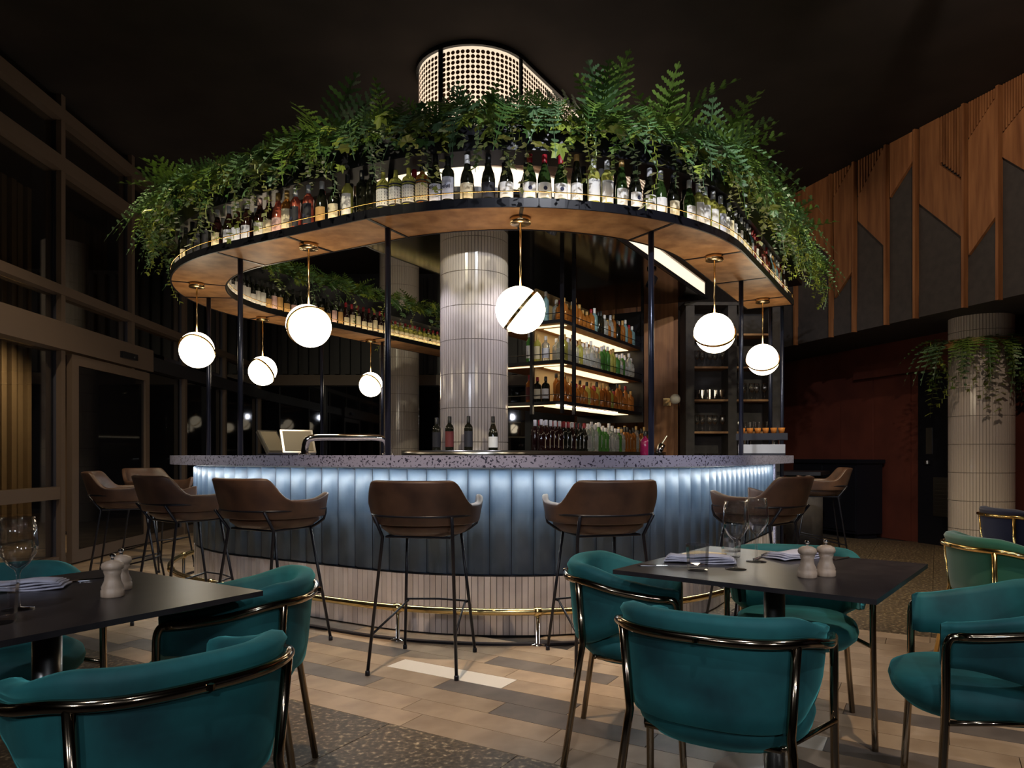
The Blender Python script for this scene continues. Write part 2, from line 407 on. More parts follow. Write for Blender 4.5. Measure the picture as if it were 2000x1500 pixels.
def slatpanel(lst):
    """upright thin slats cut to the outline lst = (x0, x1, function low(x))"""
    x0, x1, low = lst; B = []; x = x0
    while x < x1 - 6:
        ya, yb = yat(x), yat(x + 8)
        z0 = max(rc(x, low(x))[1], ZB); 
        if z0 < ZC - .03: B.append(rpoly([(yb, z0), (ya, z0), (ya, ZC - .008), (yb, ZC - .008)], .003, .03))
        x += 14
    if B:
        o = obj('slat_infill', join(*B), 'cedar', wr); o['kind'] = 'stuff'
lin = lambda x0, y0, x1, y1: (lambda x: y0 + (y1 - y0) * (x - x0) / (x1 - x0))
HI = -100
wood([(-60, HI), (143, HI), (143, 800), (-60, 640)])
wood([(160, HI), (322, HI), (322, 985), (160, 840)])
wood([(342, 690), (440, 500), (440, 1055), (348, 1195)]); slatpanel((342, 440, lin(342, 680, 440, 500)))
wood([(465, 690), (601, 430), (601, 936), (465, 805)]); slatpanel((465, 601, lin(465, 680, 601, 420)))
wood([(627, HI), (749, HI), (749, 495), (628, 688)])
wood([(778, HI), (876, HI), (880, 525), (995, 605), (995, 890), (778, 720)]); slatpanel((882, 995, lin(880, 512, 995, 595)))
wood([(1024, 400), (1170, 175), (1170, 775), (1027, 978)]); slatpanel((1024, 1170, lin(1024, 388, 1170, 163)))
wood([(1198, 368), (1420, 90), (1420, 615), (1198, 485)]); slatpanel((1198, 1420, lin(1198, 355, 1420, 78)))
for a, b in zip(battens[:-1], battens[1:]):
    ya, yb = yat(a) - .024, yat(b) + .024
    h = ZB + random.uniform(.2, .34)
    obj('skirt_panel', rpoly([(yb, ZB), (ya, ZB), (ya, h), (yb, h)], .001, .016), 'greypanel', wr)
yb = yat(1440); k = 0                        # the same cladding carries on toward the viewer, outside the frame
while yb > 2.6:
    ya = yb - (.55 if k % 2 else .38)
    zl, zr = (3.35, 3.0) if k % 2 else (3.0, 3.5)
    obj('wood_panel', rpoly([(ya + .03, zr), (yb - .03, zl), (yb - .03, ZC - .008), (ya + .03, ZC - .008)], .003, .035), 'cedar', wr)
    obj('batten', rpoly([(ya - .014, ZB - .01), (ya + .014, ZB - .01), (ya + .014, ZC - .005), (ya - .014, ZC - .005)], .002, .06), 'cedar', wr)
    yb = ya; k += 1
red = struct(obj('wall_recess', rpoly([(2.0, 0), (13.8, 0), (13.8, ZB), (2.0, ZB)], -1.15, -1.05), 'redwall')); red['label'] = 'dark red painted wall under the bulkhead'
def rdbox(y0, y1, z0, z1, d0, d1): return rpoly([(y0, z0), (y1, z0), (y1, z1), (y0, z1)], d0, d1)
tr = struct(obj('trim_1', rdbox(7.6, 9.6, 2.12, 2.3, -1.05, -.95), 'redwall')); tr['label'] = 'red lintel over the dark door'
d2 = struct(thing('door_2', 'black service door beside the white column', None))
obj('leaf', rdbox(7.75, 8.62, 0, 2.1, -1.05, -1.01), 'black', d2)
obj('push_plate', rdbox(8.42, 8.5, 1.1, 1.42, -1.01, -1.0), 'steel', d2)
lv = obj('louvre_frame', rdbox(7.95, 8.4, .35, .82, -1.01, -1.0), 'steel', d2)
for i in range(10): obj('louvre', rdbox(7.97, 8.38, .37 + .044 * i, .395 + .044 * i, -1.0, -.985), 'steel', lv)
obj('knob', lathe([(.0, -.03), (.03, -.02), (.03, .02), (0, .03)], 10), 'steel', d2).location = RW(8.46, 1.0, -.98)
for i, y in enumerate((8.75, 9.35)):
    obj('wall_board', rdbox(y, y + .56, 0, 2.1, -1.05, -1.03), 'redwall', red)
sb = thing('sideboard', 'low black sideboard against the dark red wall', 'sideboard', RW(9.7, 0, -.75), math.atan2(WD.y, WD.x))
obj('body', box(-.62, .62, -.2, .2, .06, .98), 'black', sb); obj('top', box(-.65, .65, -.22, .23, .98, 1.03), 'black', sb)
for x in (-.31, .31):
    dd = obj('door', box(x - .29, x + .29, .2, .22, .1, .94), 'black', sb); obj('handle', box(x - .01, x + .01, .22, .24, .5, .66), 'steel', dd)
for x in (-.55, .55): obj('leg', box(x - .03, x + .03, -.15, .15, 0, .06), 'black', sb)
# --- back wall
wb = struct(obj('wall_back', box(-9, 7, 13.8, 14, 0, ZC), 'framedark')); wb['label'] = 'dark back wall with glazing and slats'
for x in (-5.0, -3.6, -2.3, -1.0, .3):
    obj('mullion', box(x - .05, x + .05, 13.7, 13.8, 0, 2.5), 'framedark', wb)
for x0, x1 in ((-4.95, -3.65), (-3.55, -2.35), (-2.25, -1.05), (-.95, .25)):
    obj('pane', box(x0, x1, 13.75, 13.76, .1, 2.4), 'pane', wb)
obj('header', box(-5.1, .4, 13.66, 13.8, 2.42, 2.62), 'frame', wb)
x = -5.2
while x < .4:
    obj('slat', box(x, x + .1, 13.7, 13.8, 2.64, 4.5), 'framedark', wb); x += .2
x = 1.2
while x < 4.2:
    obj('wood_panel', box(x, x + .38, 13.72, 13.8, 0, 4.3), 'cedar', wb); x += .4

# ================================================================ COLUMNS
def tilecolumn(name, x, y, r, z1, label, pitch=.029, h=.3, seg=48):
    t = thing(name, label, 'column', (x, y, 0))
    obj('core', lathe([(r - .008, 0), (r - .008, z1)], 48), 'grout', t, True)
    V = []; F = []
    n = int(2 * PI * r / pitch); rows = int(math.ceil(z1 / h - .01))
    for j in range(rows):
        z0, zz = j * h + .003, min((j + 1) * h - .003, z1)
        for i in range(n):
            a0 = 2 * PI * (i + .06) / n; a1 = 2 * PI * (i + .94) / n; am = (a0 + a1) / 2; o = len(V)
            for rr in (r - .009, r):
                for z in (z0, zz):
                    for a in ((a0, a1) if rr < r else (a0 + .003, a1 - .003)):
                        V.append((rr * math.cos(a), rr * math.sin(a), z))
            F += [(o + 4, o + 5, o + 7, o + 6), (o, o + 1, o + 5, o + 4), (o + 2, o + 6, o + 7, o + 3), (o, o + 4, o + 6, o + 2), (o + 1, o + 3, o + 7, o + 5)]
    f = obj('tile_skin', (V, F), 'tile', t); f['kind'] = 'stuff'
    return t
tilecolumn('tiled_column', COLP.x, COLP.y, .31, 3.1, 'cream finger-tiled round column rising through the middle of the bar')
tilecolumn('tiled_column', -1.9, 12.1, .33, ZC, 'distant cream tiled round column behind the bar')
RC = Vector((5.05, 7.72, 0))
tilecolumn('tiled_column', RC.x, RC.y, .305, ZB, 'cream tiled round column at right with ferns trailing from its ring')

# ================================================================ BAR COUNTER
BL = RING.len
wt = obj('bar_worktop', RING.ribbon(0, BL, 0, .62, 1.012, 1.082, .05), 'stone')
tag(wt, 'pale speckled terrazzo worktop curving round the bar', 'worktop')
bf = thing('bar_counter', 'curved bar front of blue padded channels above upright mauve tiles', 'bar', W(-3.66, 3.5))
bf0 = bf.location.copy()
def under(o): o.matrix_parent_inverse = Matrix.Translation(-bf0); return o
under(obj('carcass', RING.ribbon(0, BL, .2, .3, 0, 1.012), 'black', bf))
under(obj('recess_shadow_gap', RING.ribbon(0, BL, .185, .2, .358, .366), 'black', bf))
CH = .147; na = int(BL / CH)
def channel(a0, a1, z0, z1, o, depth):
    V = []; F = []; K = 6
    for i in range(K + 1):
        t = i / K; a = a0 + .002 + (a1 - a0 - .004) * t; b = depth * (1 - (2 * t - 1) ** 4)
        for z in (z0, z0 + .012, z1 - .012, z1):
            e = 0 if z in (z0, z1) else b
            V.append(RING.p(a, o - e, z))
    for i in range(K):
        for j in range(3): F.append((i * 4 + j, i * 4 + 4 + j, i * 4 + 5 + j, i * 4 + 1 + j))
    return V, F
for i in range(na):
    if i * CH > 9.6: break
    under(obj('padded_channel', channel(i * CH, (i + 1) * CH, .366, 1.0, .2, .026), 'bluehide', bf, True))
TW = .0415; nt = int(9.6 / TW)
for i in range(nt):
    a0, a1 = i * TW + .002, (i + 1) * TW - .002
    o = .182 - random.random() * .003
    V = [RING.p(a0, .2, .012), RING.p(a1, .2, .012), RING.p(a1, o, .012), RING.p(a0, o, .012)]
    V += [Vector((v.x, v.y, .359)) for v in V]
    if i < 290: under(obj('tile', (V, HEX), 'basetile', bf))
    elif i == 290: rest = [(V, HEX)]
    else: rest.append((V, HEX))
if nt > 290: under(obj('far_tiles', join(*rest), 'basetile', bf))['kind'] = 'stuff'
under(obj('led_glow_strip', RING.ribbon(.05, BL, .085, .105, 1.0109, 1.0119), 'ledcool', bf))
under(obj('end_panel', [prism([tuple(RING.p(0, .17)[:2]), tuple(RING.p(0, .62)[:2]), tuple(RING.p(-.06, .62)[:2]), tuple(RING.p(-.06, .17)[:2])], 0, 1.0)][0], 'stone', bf))
# lower end table with drum pedestal
et = thing('bar_end_table', 'small low ledge on a grey drum pedestal at the far end of the bar', 'table', W(-1.33, 8.9))
obj('top', prism([tuple((W(n, s) - W(-1.33, 8.9))[:2]) for n, s in ((-1.56, 8.5), (-1.1, 8.5), (-1.1, 9.3), (-1.56, 9.3))], .86, .9), 'black', et)
obj('pedestal', lathe([(.2, 0), (.2, .86)], 28), 'greypanel', et, True)
# foot rail
fr = thing('foot_rail', 'round brass foot rail on chrome brackets along the base of the bar', 'foot rail')
obj('rail', tube([RING.p(a, .0, .19) for a in RING.samples(.3, 9.3, .07)], .021, 12), 'brassrail', fr, True)
a = .5
while a < 9.3:
    v = RING.p(a, 0)
    br = obj('bracket', join(lathe([(.045, 0), (.045, .008), (.012, .012), (.012, .17)], 14, v.x, v.y)), 'chrome', fr, True)
    t = (RING.p(a + .02) - RING.p(a - .02)).normalized()
    obj('collar', tube([v + Vector((0, 0, .19)) - t * .02, v + Vector((0, 0, .19)) + t * .02], .028, 12), 'brassrail', br, True); a += .83
tag(obj('floor_kerb', RING.ribbon(.0, 9.6, -.015, .02, 0, .012), 'black'), 'thin black kerb strip on the floor beneath the brass foot rail', 'kerb')

# ================================================================ OVERHEAD RING
rg = thing('overhead_ring_shelf', 'overhead oak ring shelf with black edge on slim posts above the bar', 'shelf')
SHW = .43
postsA = [RING.find(1523), RING.find(1450), RING.find(1275), RING.find(757), RING.find(468), RING.find(405, True), RING.find(627, True), RING.find(745, True)]
pendA = [RING.find(x) for x in (1490, 1396, 1017, 603, 374)] + [RING.find(513, True), RING.find(724, True)]
cuts = sorted([0] + [a for a in postsA + pendA if a] + [BL])
for i in range(len(cuts) - 1):
    a0, a1 = cuts[i] + .012, cuts[i + 1] - .012
    if a1 - a0 < .05: continue
    obj('soffit_panel', RING.ribbon(a0, a1, .012, SHW - .012, ZR + .002, ZR + .016), 'oak', rg)
    obj('cross_bar', RING.ribbon(cuts[i] - .011, cuts[i] + .011, .01, SHW - .01, ZR - .002, ZR + .016), 'black', rg)
obj('outer_band', RING.ribbon(0, BL, 0, .012, ZR - .002, ZR + .05), 'black', rg); obj('inner_band', RING.ribbon(0, BL, SHW - .012, SHW, ZR - .002, ZR + .05), 'black', rg)
obj('shelf_board', RING.ribbon(0, BL, .012, SHW - .012, ZR + .018, ZR + .036), 'black', rg)
ZS = ZR + .036
obj('end_cap', RING.ribbon(-.012, 0, 0, SHW, ZR - .002, ZR + .05), 'black', rg)
obj('led_glow_strip', RING.ribbon(.02, BL, .014, .024, ZS + .001, ZS + .006), 'ledshelf', rg)
obj('led_glow_strip', RING.ribbon(6.0, BL, SHW - .024, SHW - .014, ZS + .001, ZS + .006), 'ledshelf', rg)
gr = obj('guard_rail', tube([RING.p(a, .004, ZR + .088) for a in RING.samples(0, BL, .08)], .0035, 6), 'gold', rg, True)
obj('guard_rail', tube([RING.p(a, SHW - .004, ZR + .088) for a in RING.samples(3, BL, .08)], .0035, 6), 'gold', rg, True)
a = .05
while a < BL:
    obj('rail_pin', tube([RING.p(a, .004, ZR + .05), RING.p(a, .004, ZR + .09)], .003, 6), 'gold', gr); a += .42
for a in postsA:
    if a is None: continue
    v = RING.p(a, .21)
    obj('post', lathe([(.019, 1.0826), (.019, ZR - .0026)], 12, v.x, v.y), 'navymetal', rg, True)
    v = RING.p(a, .24)
    obj('planter_stem', lathe([(.018, ZS + .0006), (.018, 2.8394)], 10, v.x, v.y), 'black', rg, True)
v = RING.p(-.25, .15); obj('floor_post', lathe([(.019, 0), (.019, 2.8394)], 12, v.x, v.y), 'navymetal', rg, True)
PL0 = -.75
ptr = thing('planter_trough', 'long black planter trough running above the ring of bottles', 'planter')
obj('trough', RING.ribbon(PL0, BL, .04, .26, 2.84, 2.98), 'black', ptr); obj('soil', RING.ribbon(PL0 + .02, BL - .02, .055, .245, 2.98, 2.992), 'subfloor', ptr)

# ================================================================ HOOD, DRUM LAMP
HOOD = Path(NB, 1.1, 1.1, 4.36, 9.2, 9.2)
hd = thing('bar_hood', 'bronze hood with pale lit lower fascia and dark mirror underside above the back bar', 'hood')
obj('bronze_band', HOOD.ribbon(0, HOOD.len, 0, .03, 3.3, 3.53), 'hood', hd, True); obj('lit_fascia', HOOD.ribbon(0, HOOD.len, .03, .05, 3.12, 3.3), 'fascia', hd, True)
poly = [tuple(HOOD.p(a, .02)[:2]) for a in HOOD.samples(0, HOOD.len, .1)]
obj('mirror_soffit', prism(poly[::-1], 3.09, 3.12), 'soffit', hd); obj('top_plate', prism(poly[::-1], 3.53, 3.55), 'black', hd)
obj('edge_trim', HOOD.ribbon(0, HOOD.len, -.012, .012, 3.09, 3.125), 'black', hd)
for n in (-.95, 0, .95):
    obj('rod', tube([W(NB + n, 8.9, 3.5), W(NB + n, 8.9, ZC)], .015, 8), 'black', hd)
DR = Path(NB, .5, .5, 4.96, 8.6, 8.6)
dl = thing('ceiling_drum_lamp', 'lit cream ceiling drum with rows of brown dots and black ribs', 'lamp')
obj('shade', DR.ribbon(0, DR.len, 0, .02, 3.56, ZC - .04), 'drum', dl, True)
obj('top_ring', DR.ribbon(0, DR.len, -.03, .02, ZC - .04, ZC), 'black', dl)
for px in (863, 1017):
    a = DR.find(px, off=0)
    if a: obj('rib', DR.ribbon(a - .022, a + .022, -.012, 0, 3.56, ZC - .04), 'black', dl)
V = []; F = []; a = .03
while a < DR.len - 1.8:
    c = DR.p(a, -.003); t = (DR.p(a + .01) - DR.p(a - .01)).normalized(); z = 3.85
    while z < ZC - .06:
        o = len(V)
        for k in range(8):
            V.append(c + t * .0185 * math.cos(k * PI / 4) + Vector((0, 0, z + .0185 * math.sin(k * PI / 4))))
        F.append(tuple(range(o, o + 8))); z += .043
    a += .043
obj('dot_pattern', (V, F), 'dot', dl)['kind'] = 'stuff'

# ================================================================ BACK BAR
BB = Path(NB, .62, .5, 4.86, 9.0, 9.0)
bb = thing('back_bar_counter', 'steel edged back bar counter wrapped around the tiled column', 'counter')
poly = [tuple(BB.p(a, .015)[:2]) for a in BB.samples(0, BB.len, .08)]
obj('top', BB.ribbon(0, BB.len, .015, .28, 1.06, 1.118), 'black', bb); obj('rear_top', prism([tuple(W(NB + n, q)[:2]) for n, q in ((-.339, 5.8), (.339, 5.8), (.339, 9.0), (-.339, 9.0))], 1.06, 1.118), 'black', bb); obj('edge_band', BB.ribbon(0, BB.len, 0, .015, 1.06, 1.125), 'steel', bb, True)
obj('body', BB.ribbon(0, BB.len, .08, .12, 0, 1.06), 'black', bb)
su = thing('bottle_shelving', 'black framed back bar shelving with lit wood shelves full of bottles', 'shelving')
N0, N1, S0, S1 = -4.1, -3.2, 6.36, 8.6
def nsbox(n0, n1, s0, s1, z0, z1): return prism([tuple(W(n, s)[:2]) for n, s in ((n0, s0), (n1, s0), (n1, s1), (n0, s1))][::-1], z0, z1)
SHZ = (1.62, 2.03, 2.43)
for z in SHZ:
    obj('shelf', nsbox(N0, N1, S0, S1, z - .02, z - .003), 'oak', su)
    e = obj('shelf_edge', join(nsbox(N1, N1 + .012, S0 - .012, S1, z - .03, z + .004), nsbox(N0, N1 + .012, S0 - .012, S0, z - .03, z + .004)), 'black', su)
    obj('guard_rail', join(tube([W(N1 + .006, S0 - .006, z + .07), W(N1 + .006, S1, z + .07)], .004, 6), tube([W(N0, S0 - .006, z + .07), W(N1 + .006, S0 - .006, z + .07)], .004, 6)), 'black', su)
    obj('led_glow_strip', nsbox(N1 - .36, N1 - .16, S0 + .3, S1 - .05, z - .024, z - .021), 'shelfglow', su)  # broad panel, painted glow of the lit shelf underside
    obj('led_glow_strip', nsbox(N0 + .05, N1 - .05, S0 + .14, S0 + .22, z - .024, z - .021), 'shelfglow', su)  # same painted underside glow across the short end
obj('led_glow_strip', nsbox(N1 - .04, N1 - .02, S0 - .05, S0 + 1.5, 1.575, 1.585), 'ledwarm', su)
obj('back_panel', nsbox(-3.67, -3.65, S0 + .3, S1, 1.6, 2.85), 'creamback', su)
obj('end_panel', nsbox(N0, N1, S1, S1 + .02, 1.5, 2.9), 'black', su)
for n, s in ((N1 + .01, S0 - .01), (N1 + .01, S0 + .26), (N1 + .01, S1), (N0, S0), (N1 - .33, S0 - .012)):
    obj('upright', nsbox(n - .016, n + .016, s - .016, s + .016, 1.5, 3.09), 'black', su)

# ================================================================ PENDANTS
def globe_half(sign):
    prof = [(.14 * math.sin(i * PI / 2 / 12), sign * .14 * math.cos(i * PI / 2 / 12)) for i in range(13)]
    prof = prof if sign < 0 else prof[::-1]
    return lathe(prof, 36)
GH = [mesh('globe_half', globe_half(1), True), mesh('globe_half', globe_half(-1), True)]
for g in GH: g.materials.append(M['globe'])
GD = mesh('brass_disc', lathe([(.1, -.009), (.147, -.009), (.147, -.003), (.139, -.003), (.139, .003), (.147, .003), (.147, .009), (.1, .009)], 44)); GD.materials.append(M['gold'])
pn = [('over the right-hand far stool', (45, -20)), ('hanging in front of the glassware cabinet', (45, -16)), ('hanging beside the right edge of the tiled column', (4, -50)),
      ('biggest on the left, beside the front left post', (-42, -32)), ('leftmost of the globes, nearest the glazed wall', (-50, 4)), ('small one between the two left posts, at the back', (-38, 38)), ('smallest and farthest, left of the tiled column', (-42, 32))]
for a, (where, rot) in zip(pendA, pn):
    v = RING.p(a, .2)
    t = thing('globe_pendant', 'glowing split globe pendant ' + where, 'pendant lamp', (v.x, v.y, 1.95), 0, 'globe pendants under the ring')
    obj('canopy', lathe([(.0, .515), (.062, .515), (.062, .547), (.0, .547)], 28), 'brass', t, True)
    obj('rod', lathe([(.0065, .12), (.0065, .52)], 10), 'brass', t, True)
    R = Matrix.Rotation(math.radians(rot[1]), 4, 'Y') @ Matrix.Rotation(math.radians(rot[0]), 4, 'X')
    sh = Vector((.006, .004, 0))
    for q, g in enumerate(GH):
        o = obj('globe_half', g, None, t); o.matrix_local = R @ Matrix.Translation(sh * (1 if q else -1) + Vector((0, 0, .007 if q == 0 else -.007)))
    o = obj('brass_disc', GD, None, t); o.matrix_local = R
wlp = thing('globe_wall_lamp', 'unlit pale round globe lamp on the dark wall beside the cabinet', 'lamp', (2.05, 9.0, 1.79))
obj('globe', lathe([(.066 * math.sin(i * PI / 12), -.066 * math.cos(i * PI / 12)) for i in range(13)], 20), 'opal', wlp, True); obj('stem', tube([(0, 0, 0), (0, .5, 0)], .012, 8), 'brass', wlp)
obj('mount', box(-.05, .05, .48, .5, -.05, .05), 'brass', wlp)
wpn = struct(obj('wall_partition', box(1.75, 2.2, 9.5, 9.6, 0, 3.6), 'cedar')); wpn['label'] = 'narrow cedar wall panel beside the glassware cabinet'

# ================================================================ BOTTLES
PROF = {
 'bordeaux': ([(.0, 0), (.036, .0), (.037, .006), (.037, .19), (.033, .208), (.018, .226), (.0145, .238), (.0145, .285)], .035, .165, .235, .292),
 'burgundy': ([(.0, 0), (.039, .0), (.04, .006), (.04, .145), (.034, .178), (.022, .21), (.0155, .235), (.0145, .285)], .03, .12, .24, .292),
 'hock': ([(.0, 0), (.035, .0), (.036, .006), (.036, .14), (.031, .185), (.02, .24), (.0145, .27), (.0145, .305)], .03, .13, .265, .312),
 'spirit': ([(.0, 0), (.041, .0), (.042, .008), (.042, .17), (.036, .19), (.017, .205), (.014, .215), (.014, .25)], .04, .14, .222, .265),
 'squat': ([(.0, 0), (.044, .0), (.046, .008), (.046, .12), (.04, .145), (.018, .165), (.015, .175), (.015, .205)], .03, .1, .182, .222),
 'tall': ([(.0, 0), (.033, .0), (.034, .008), (.034, .21), (.027, .235), (.014, .255), (.013, .265), (.013, .3)], .05, .18, .268, .315),
}
_cache = {}
def bpart(kind, what, m):
    k = (kind, what, m)
    if k in _cache: return _cache[k]
    prof, l0, l1, c0, top = PROF[kind]
    if what == 'glass': vf = lathe(prof, 14)
    elif what == 'capsule': vf = lathe([(.0162, c0), (.0165, c0 + .002), (.016, top - .002), (.014, top), (0, top)], 12)
    elif what == 'stripes':
        R = prof[3][0] + .0008; vf = join(*[lathe([(R, .03 + i * .0175), (R, .04 + i * .0175)], 16, cap=False) for i in range(8)])
    else:
        R = prof[3][0] + .0007; vf = lathe([(R, l0), (R, l1)], 12, a0=-PI / 2 - 1.25, a1=-PI / 2 + 1.25, cap=False)
    me = mesh(what, vf, True); me.materials.append(M[m]); _cache[k] = me; return me
PLACED = []
def brad(k): return max(r for r, z in PROF[k][0]) + .0009
def fits(k, v): return all(abs(z - v.z) > .3 or math.hypot(x - v.x, y - v.y) > r + brad(k) for x, y, z, r in PLACED)
def bottle(kind, g, l, c, loc, rz, label, group, stripes=False):
    loc = Vector(loc) + Vector((0, 0, .0006))
    kind = next((k for k in (kind, 'bordeaux', 'tall') if fits(k, loc)), None)   # never let two bottles share a place
    if kind is None: return None
    PLACED.append((loc.x, loc.y, loc.z, brad(kind)))
    t = thing('wine_bottle' if kind in ('bordeaux', 'burgundy', 'hock') else 'spirit_bottle', label, 'bottle', loc, rz, group)
    obj('glass_body', bpart(kind, 'glass', g), None, t)
    if l: obj('paper_label', bpart(kind, 'label', l), None, t)
    if stripes: obj('stripes', bpart(kind, 'stripes', 'lblack'), None, t)
    if c: obj('cap', bpart(kind, 'capsule', c), None, t)
    return t
CN = {'gdark': 'dark', 'gred': 'black-red', 'ggreen': 'green', 'gyellow': 'yellow white-wine', 'grose': 'pink rose', 'gamber': 'amber', 'gclear': 'clear', 'gbright': 'bright green', 'gblue': 'pale blue', 'gpink': 'magenta'}
LN = {'lwhite': 'white', 'lcream': 'cream', 'lblue': 'lilac', 'lblack': 'black', 'lpink': 'pink', 'lred': 'red', 'ltan': 'tan', None: 'no'}
KN = {'cwhite': 'white', 'cblack': 'black', 'cred': 'red', 'cgold': 'gold', 'csilver': 'silver', 'cpink': 'pale pink', None: 'no'}
ORD = ['', 'first', 'second', 'third', 'fourth', 'fifth', 'sixth', 'seventh', 'eighth', 'ninth', 'tenth', 'eleventh', 'twelfth', 'thirteenth', 'fourteenth', 'fifteenth', 'sixteenth', 'seventeenth', 'eighteenth', 'nineteenth', 'twentieth']
def ordn(i):
    if i <= 20: return ORD[i]
    if i % 10 == 0: return {3: 'thirtieth', 4: 'fortieth', 5: 'fiftieth', 6: 'sixtieth'}[i // 10]
    return {2: 'twenty', 3: 'thirty', 4: 'forty', 5: 'fifty', 6: 'sixty'}[i // 10] + '-' + ORD[i % 10]
FRONT = [(334, 'burgundy', 'gdark', 'lblue', 'cblack'), (342, 'burgundy', 'gdark', 'lwhite', 'cblack'), (352, 'burgundy', 'gdark', 'lwhite', 'cblack'), (363, 'burgundy', 'gdark', 'lcream', 'cblack'), (376, 'bordeaux', 'gdark', 'lblack', 'cblack'), (390, 'bordeaux', 'gdark', 'lblack', 'cblack'), (405, 'bordeaux', 'gdark', 'lblack', 'cblack'),
    (426, 'burgundy', 'gred', 'lcream', 'cwhite'), (448, 'burgundy', 'gred', 'lblue', 'cwhite'), (465, 'burgundy', 'gred', 'lblue', 'cwhite'), (484, 'burgundy', 'gred', 'lblue', 'csilver'), (508, 'burgundy', 'gred', 'lwhite', 'cpink'), (526, 'burgundy', 'gred', 'lcream', 'cpink'), (544, 'burgundy', 'grose', 'lpink', 'cgold'), (561, 'bordeaux', 'gamber', 'lcream', 'cgold'),
    (577, 'bordeaux', 'grose', 'lblack', 'csilver'), (604, 'bordeaux', 'grose', 'lblack', 'csilver'), (630, 'burgundy', 'gdark', 'ltan', 'cwhite'), (655, 'burgundy', 'gdark', 'lcream', 'cblack'), (681, 'bordeaux', 'gyellow', 'lwhite', 'cblack'), (708, 'bordeaux', 'gdark', None, 'cblack'), (729, 'bordeaux', 'gdark', None, 'cblack'),
    (752, 'spirit', 'gyellow', 'lwhite', None), (775, 'spirit', 'gyellow', 'lwhite', None), (801, 'spirit', 'gyellow', 'lwhite', None), (823, 'spirit', 'gamber', 'lcream', 'cblack'), (849, 'hock', 'gdark', 'lblue', 'cblack'), (877, 'bordeaux', 'gdark', 'lblue', 'cblack'), (914, 'burgundy', 'gdark', 'lcream', 'cwhite'), (957, 'burgundy', 'gdark', 'lblack', 'cblack'), (992, 'burgundy', 'gdark', 'lwhite', 'cblack'),
    (1035, 'burgundy', 'ggreen', 'lwhite', 'cred'), (1064, 'burgundy', 'ggreen', 'lwhite', 'cred'), (1097, 'burgundy', 'ggreen', 'lwhite', 'cred'), (1129, 'hock', 'gdark', 'lwhite', 'cgold'), (1160, 'bordeaux', 'gyellow', 'lwhite', 'cwhite'), (1188, 'bordeaux', 'gyellow', 'lwhite', 'cwhite'), (1215, 'hock', 'ggreen', 'lwhite', 'cgold'), (1243, 'burgundy', 'gdark', 'lwhite', 'cblack'),
    (1270, 'burgundy', 'gdark', 'lwhite', 'csilver'), (1292, 'burgundy', 'ggreen', 'lwhite', 'cwhite'), (1315, 'burgundy', 'gdark', 'lcream', 'cblack'), (1348, 'burgundy', 'ggreen', 'lwhite', 'cwhite'), (1365, 'bordeaux', 'gyellow', 'lwhite', 'cwhite'), (1378, 'bordeaux', 'gyellow', 'lwhite', 'cwhite'), (1393, 'bordeaux', 'gyellow', 'lwhite', 'csilver'), (1408, 'bordeaux', 'gyellow', 'lblue', 'cwhite')]
def onring(a, off, z=ZS):
    v = RING.p(a, off, z); i = RING.inward(a); return v, math.atan2(i.y, i.x) - PI / 2
ORDERED = []
FA = [RING.find(f[0], off=.075) for f in FRONT]
for it in range(400):
    for i in range(len(FA) - 1):
        need = (brad(FRONT[i][1]) + brad(FRONT[i + 1][1]) + .002) * 1.05; gap = FA[i] - FA[i + 1]
        if gap < need: FA[i] += (need - gap) / 2; FA[i + 1] -= (need - gap) / 2
for i, (px, k, g, l, c) in enumerate(FRONT):
    a = FA[i]
    v, rz = onring(a, .075)
    st = l == 'lwhite' and k == 'spirit'
    lab = '%s bottle, %s label, %s cap, %s from left on the front ring shelf' % (CN[g], LN[l], KN[c], ordn(i + 1))
    if k == 'spirit': lab = '%s bottle with black and white stripes, %s from left on front ring shelf' % (CN[g], ordn(i + 1))
    b = bottle(k, g, l, c, v, rz, lab, 'bottles along the front of the ring shelf', k == 'spirit')
    if b: ORDERED.append((px, b))
def textmesh(s, size):
    cu = bpy.data.curves.new('t', 'FONT'); cu.body = s; cu.size = size; cu.align_x = 'CENTER'; cu.extrude = .0002
    o = bpy.data.objects.new('t', cu); C.objects.link(o); dg = bpy.context.evaluated_depsgraph_get()
    me = bpy.data.meshes.new_from_object(o.evaluated_get(dg)); bpy.data.objects.remove(o); me.materials.clear(); me.materials.append(M['ink']); return me
tm = textmesh('TAHBILK', .013); em = mesh('emblem', lathe([(.0, 0), (.012, 0), (.012, .0004), (0, .0004)], 12)); em.materials.append(M['ink'])
sm = mesh('script_marks', join(*[box(-.024 + .008 * i, -.019 + .008 * i, .0 - .004 * (i % 2), .012 + .003 * (i % 3), 0, .0004) for i in range(6)])); sm.materials.append(M['ink'])
for px, b in ORDERED:
    R = Matrix.Rotation(PI / 2, 4, 'X')
    if px in (1160, 1188): obj('lettering', tm, None, b).matrix_local = Matrix.Translation((0, -.0392, .148)) @ R
    if px in (849, 877): obj('lettering', sm, None, b).matrix_local = Matrix.Translation((0, -.0392, .1)) @ R
    if px in (1035, 1064, 1097, 1243, 577, 604): obj('emblem', em, None, b).matrix_local = Matrix.Translation((0, -.0418, .085)) @ R
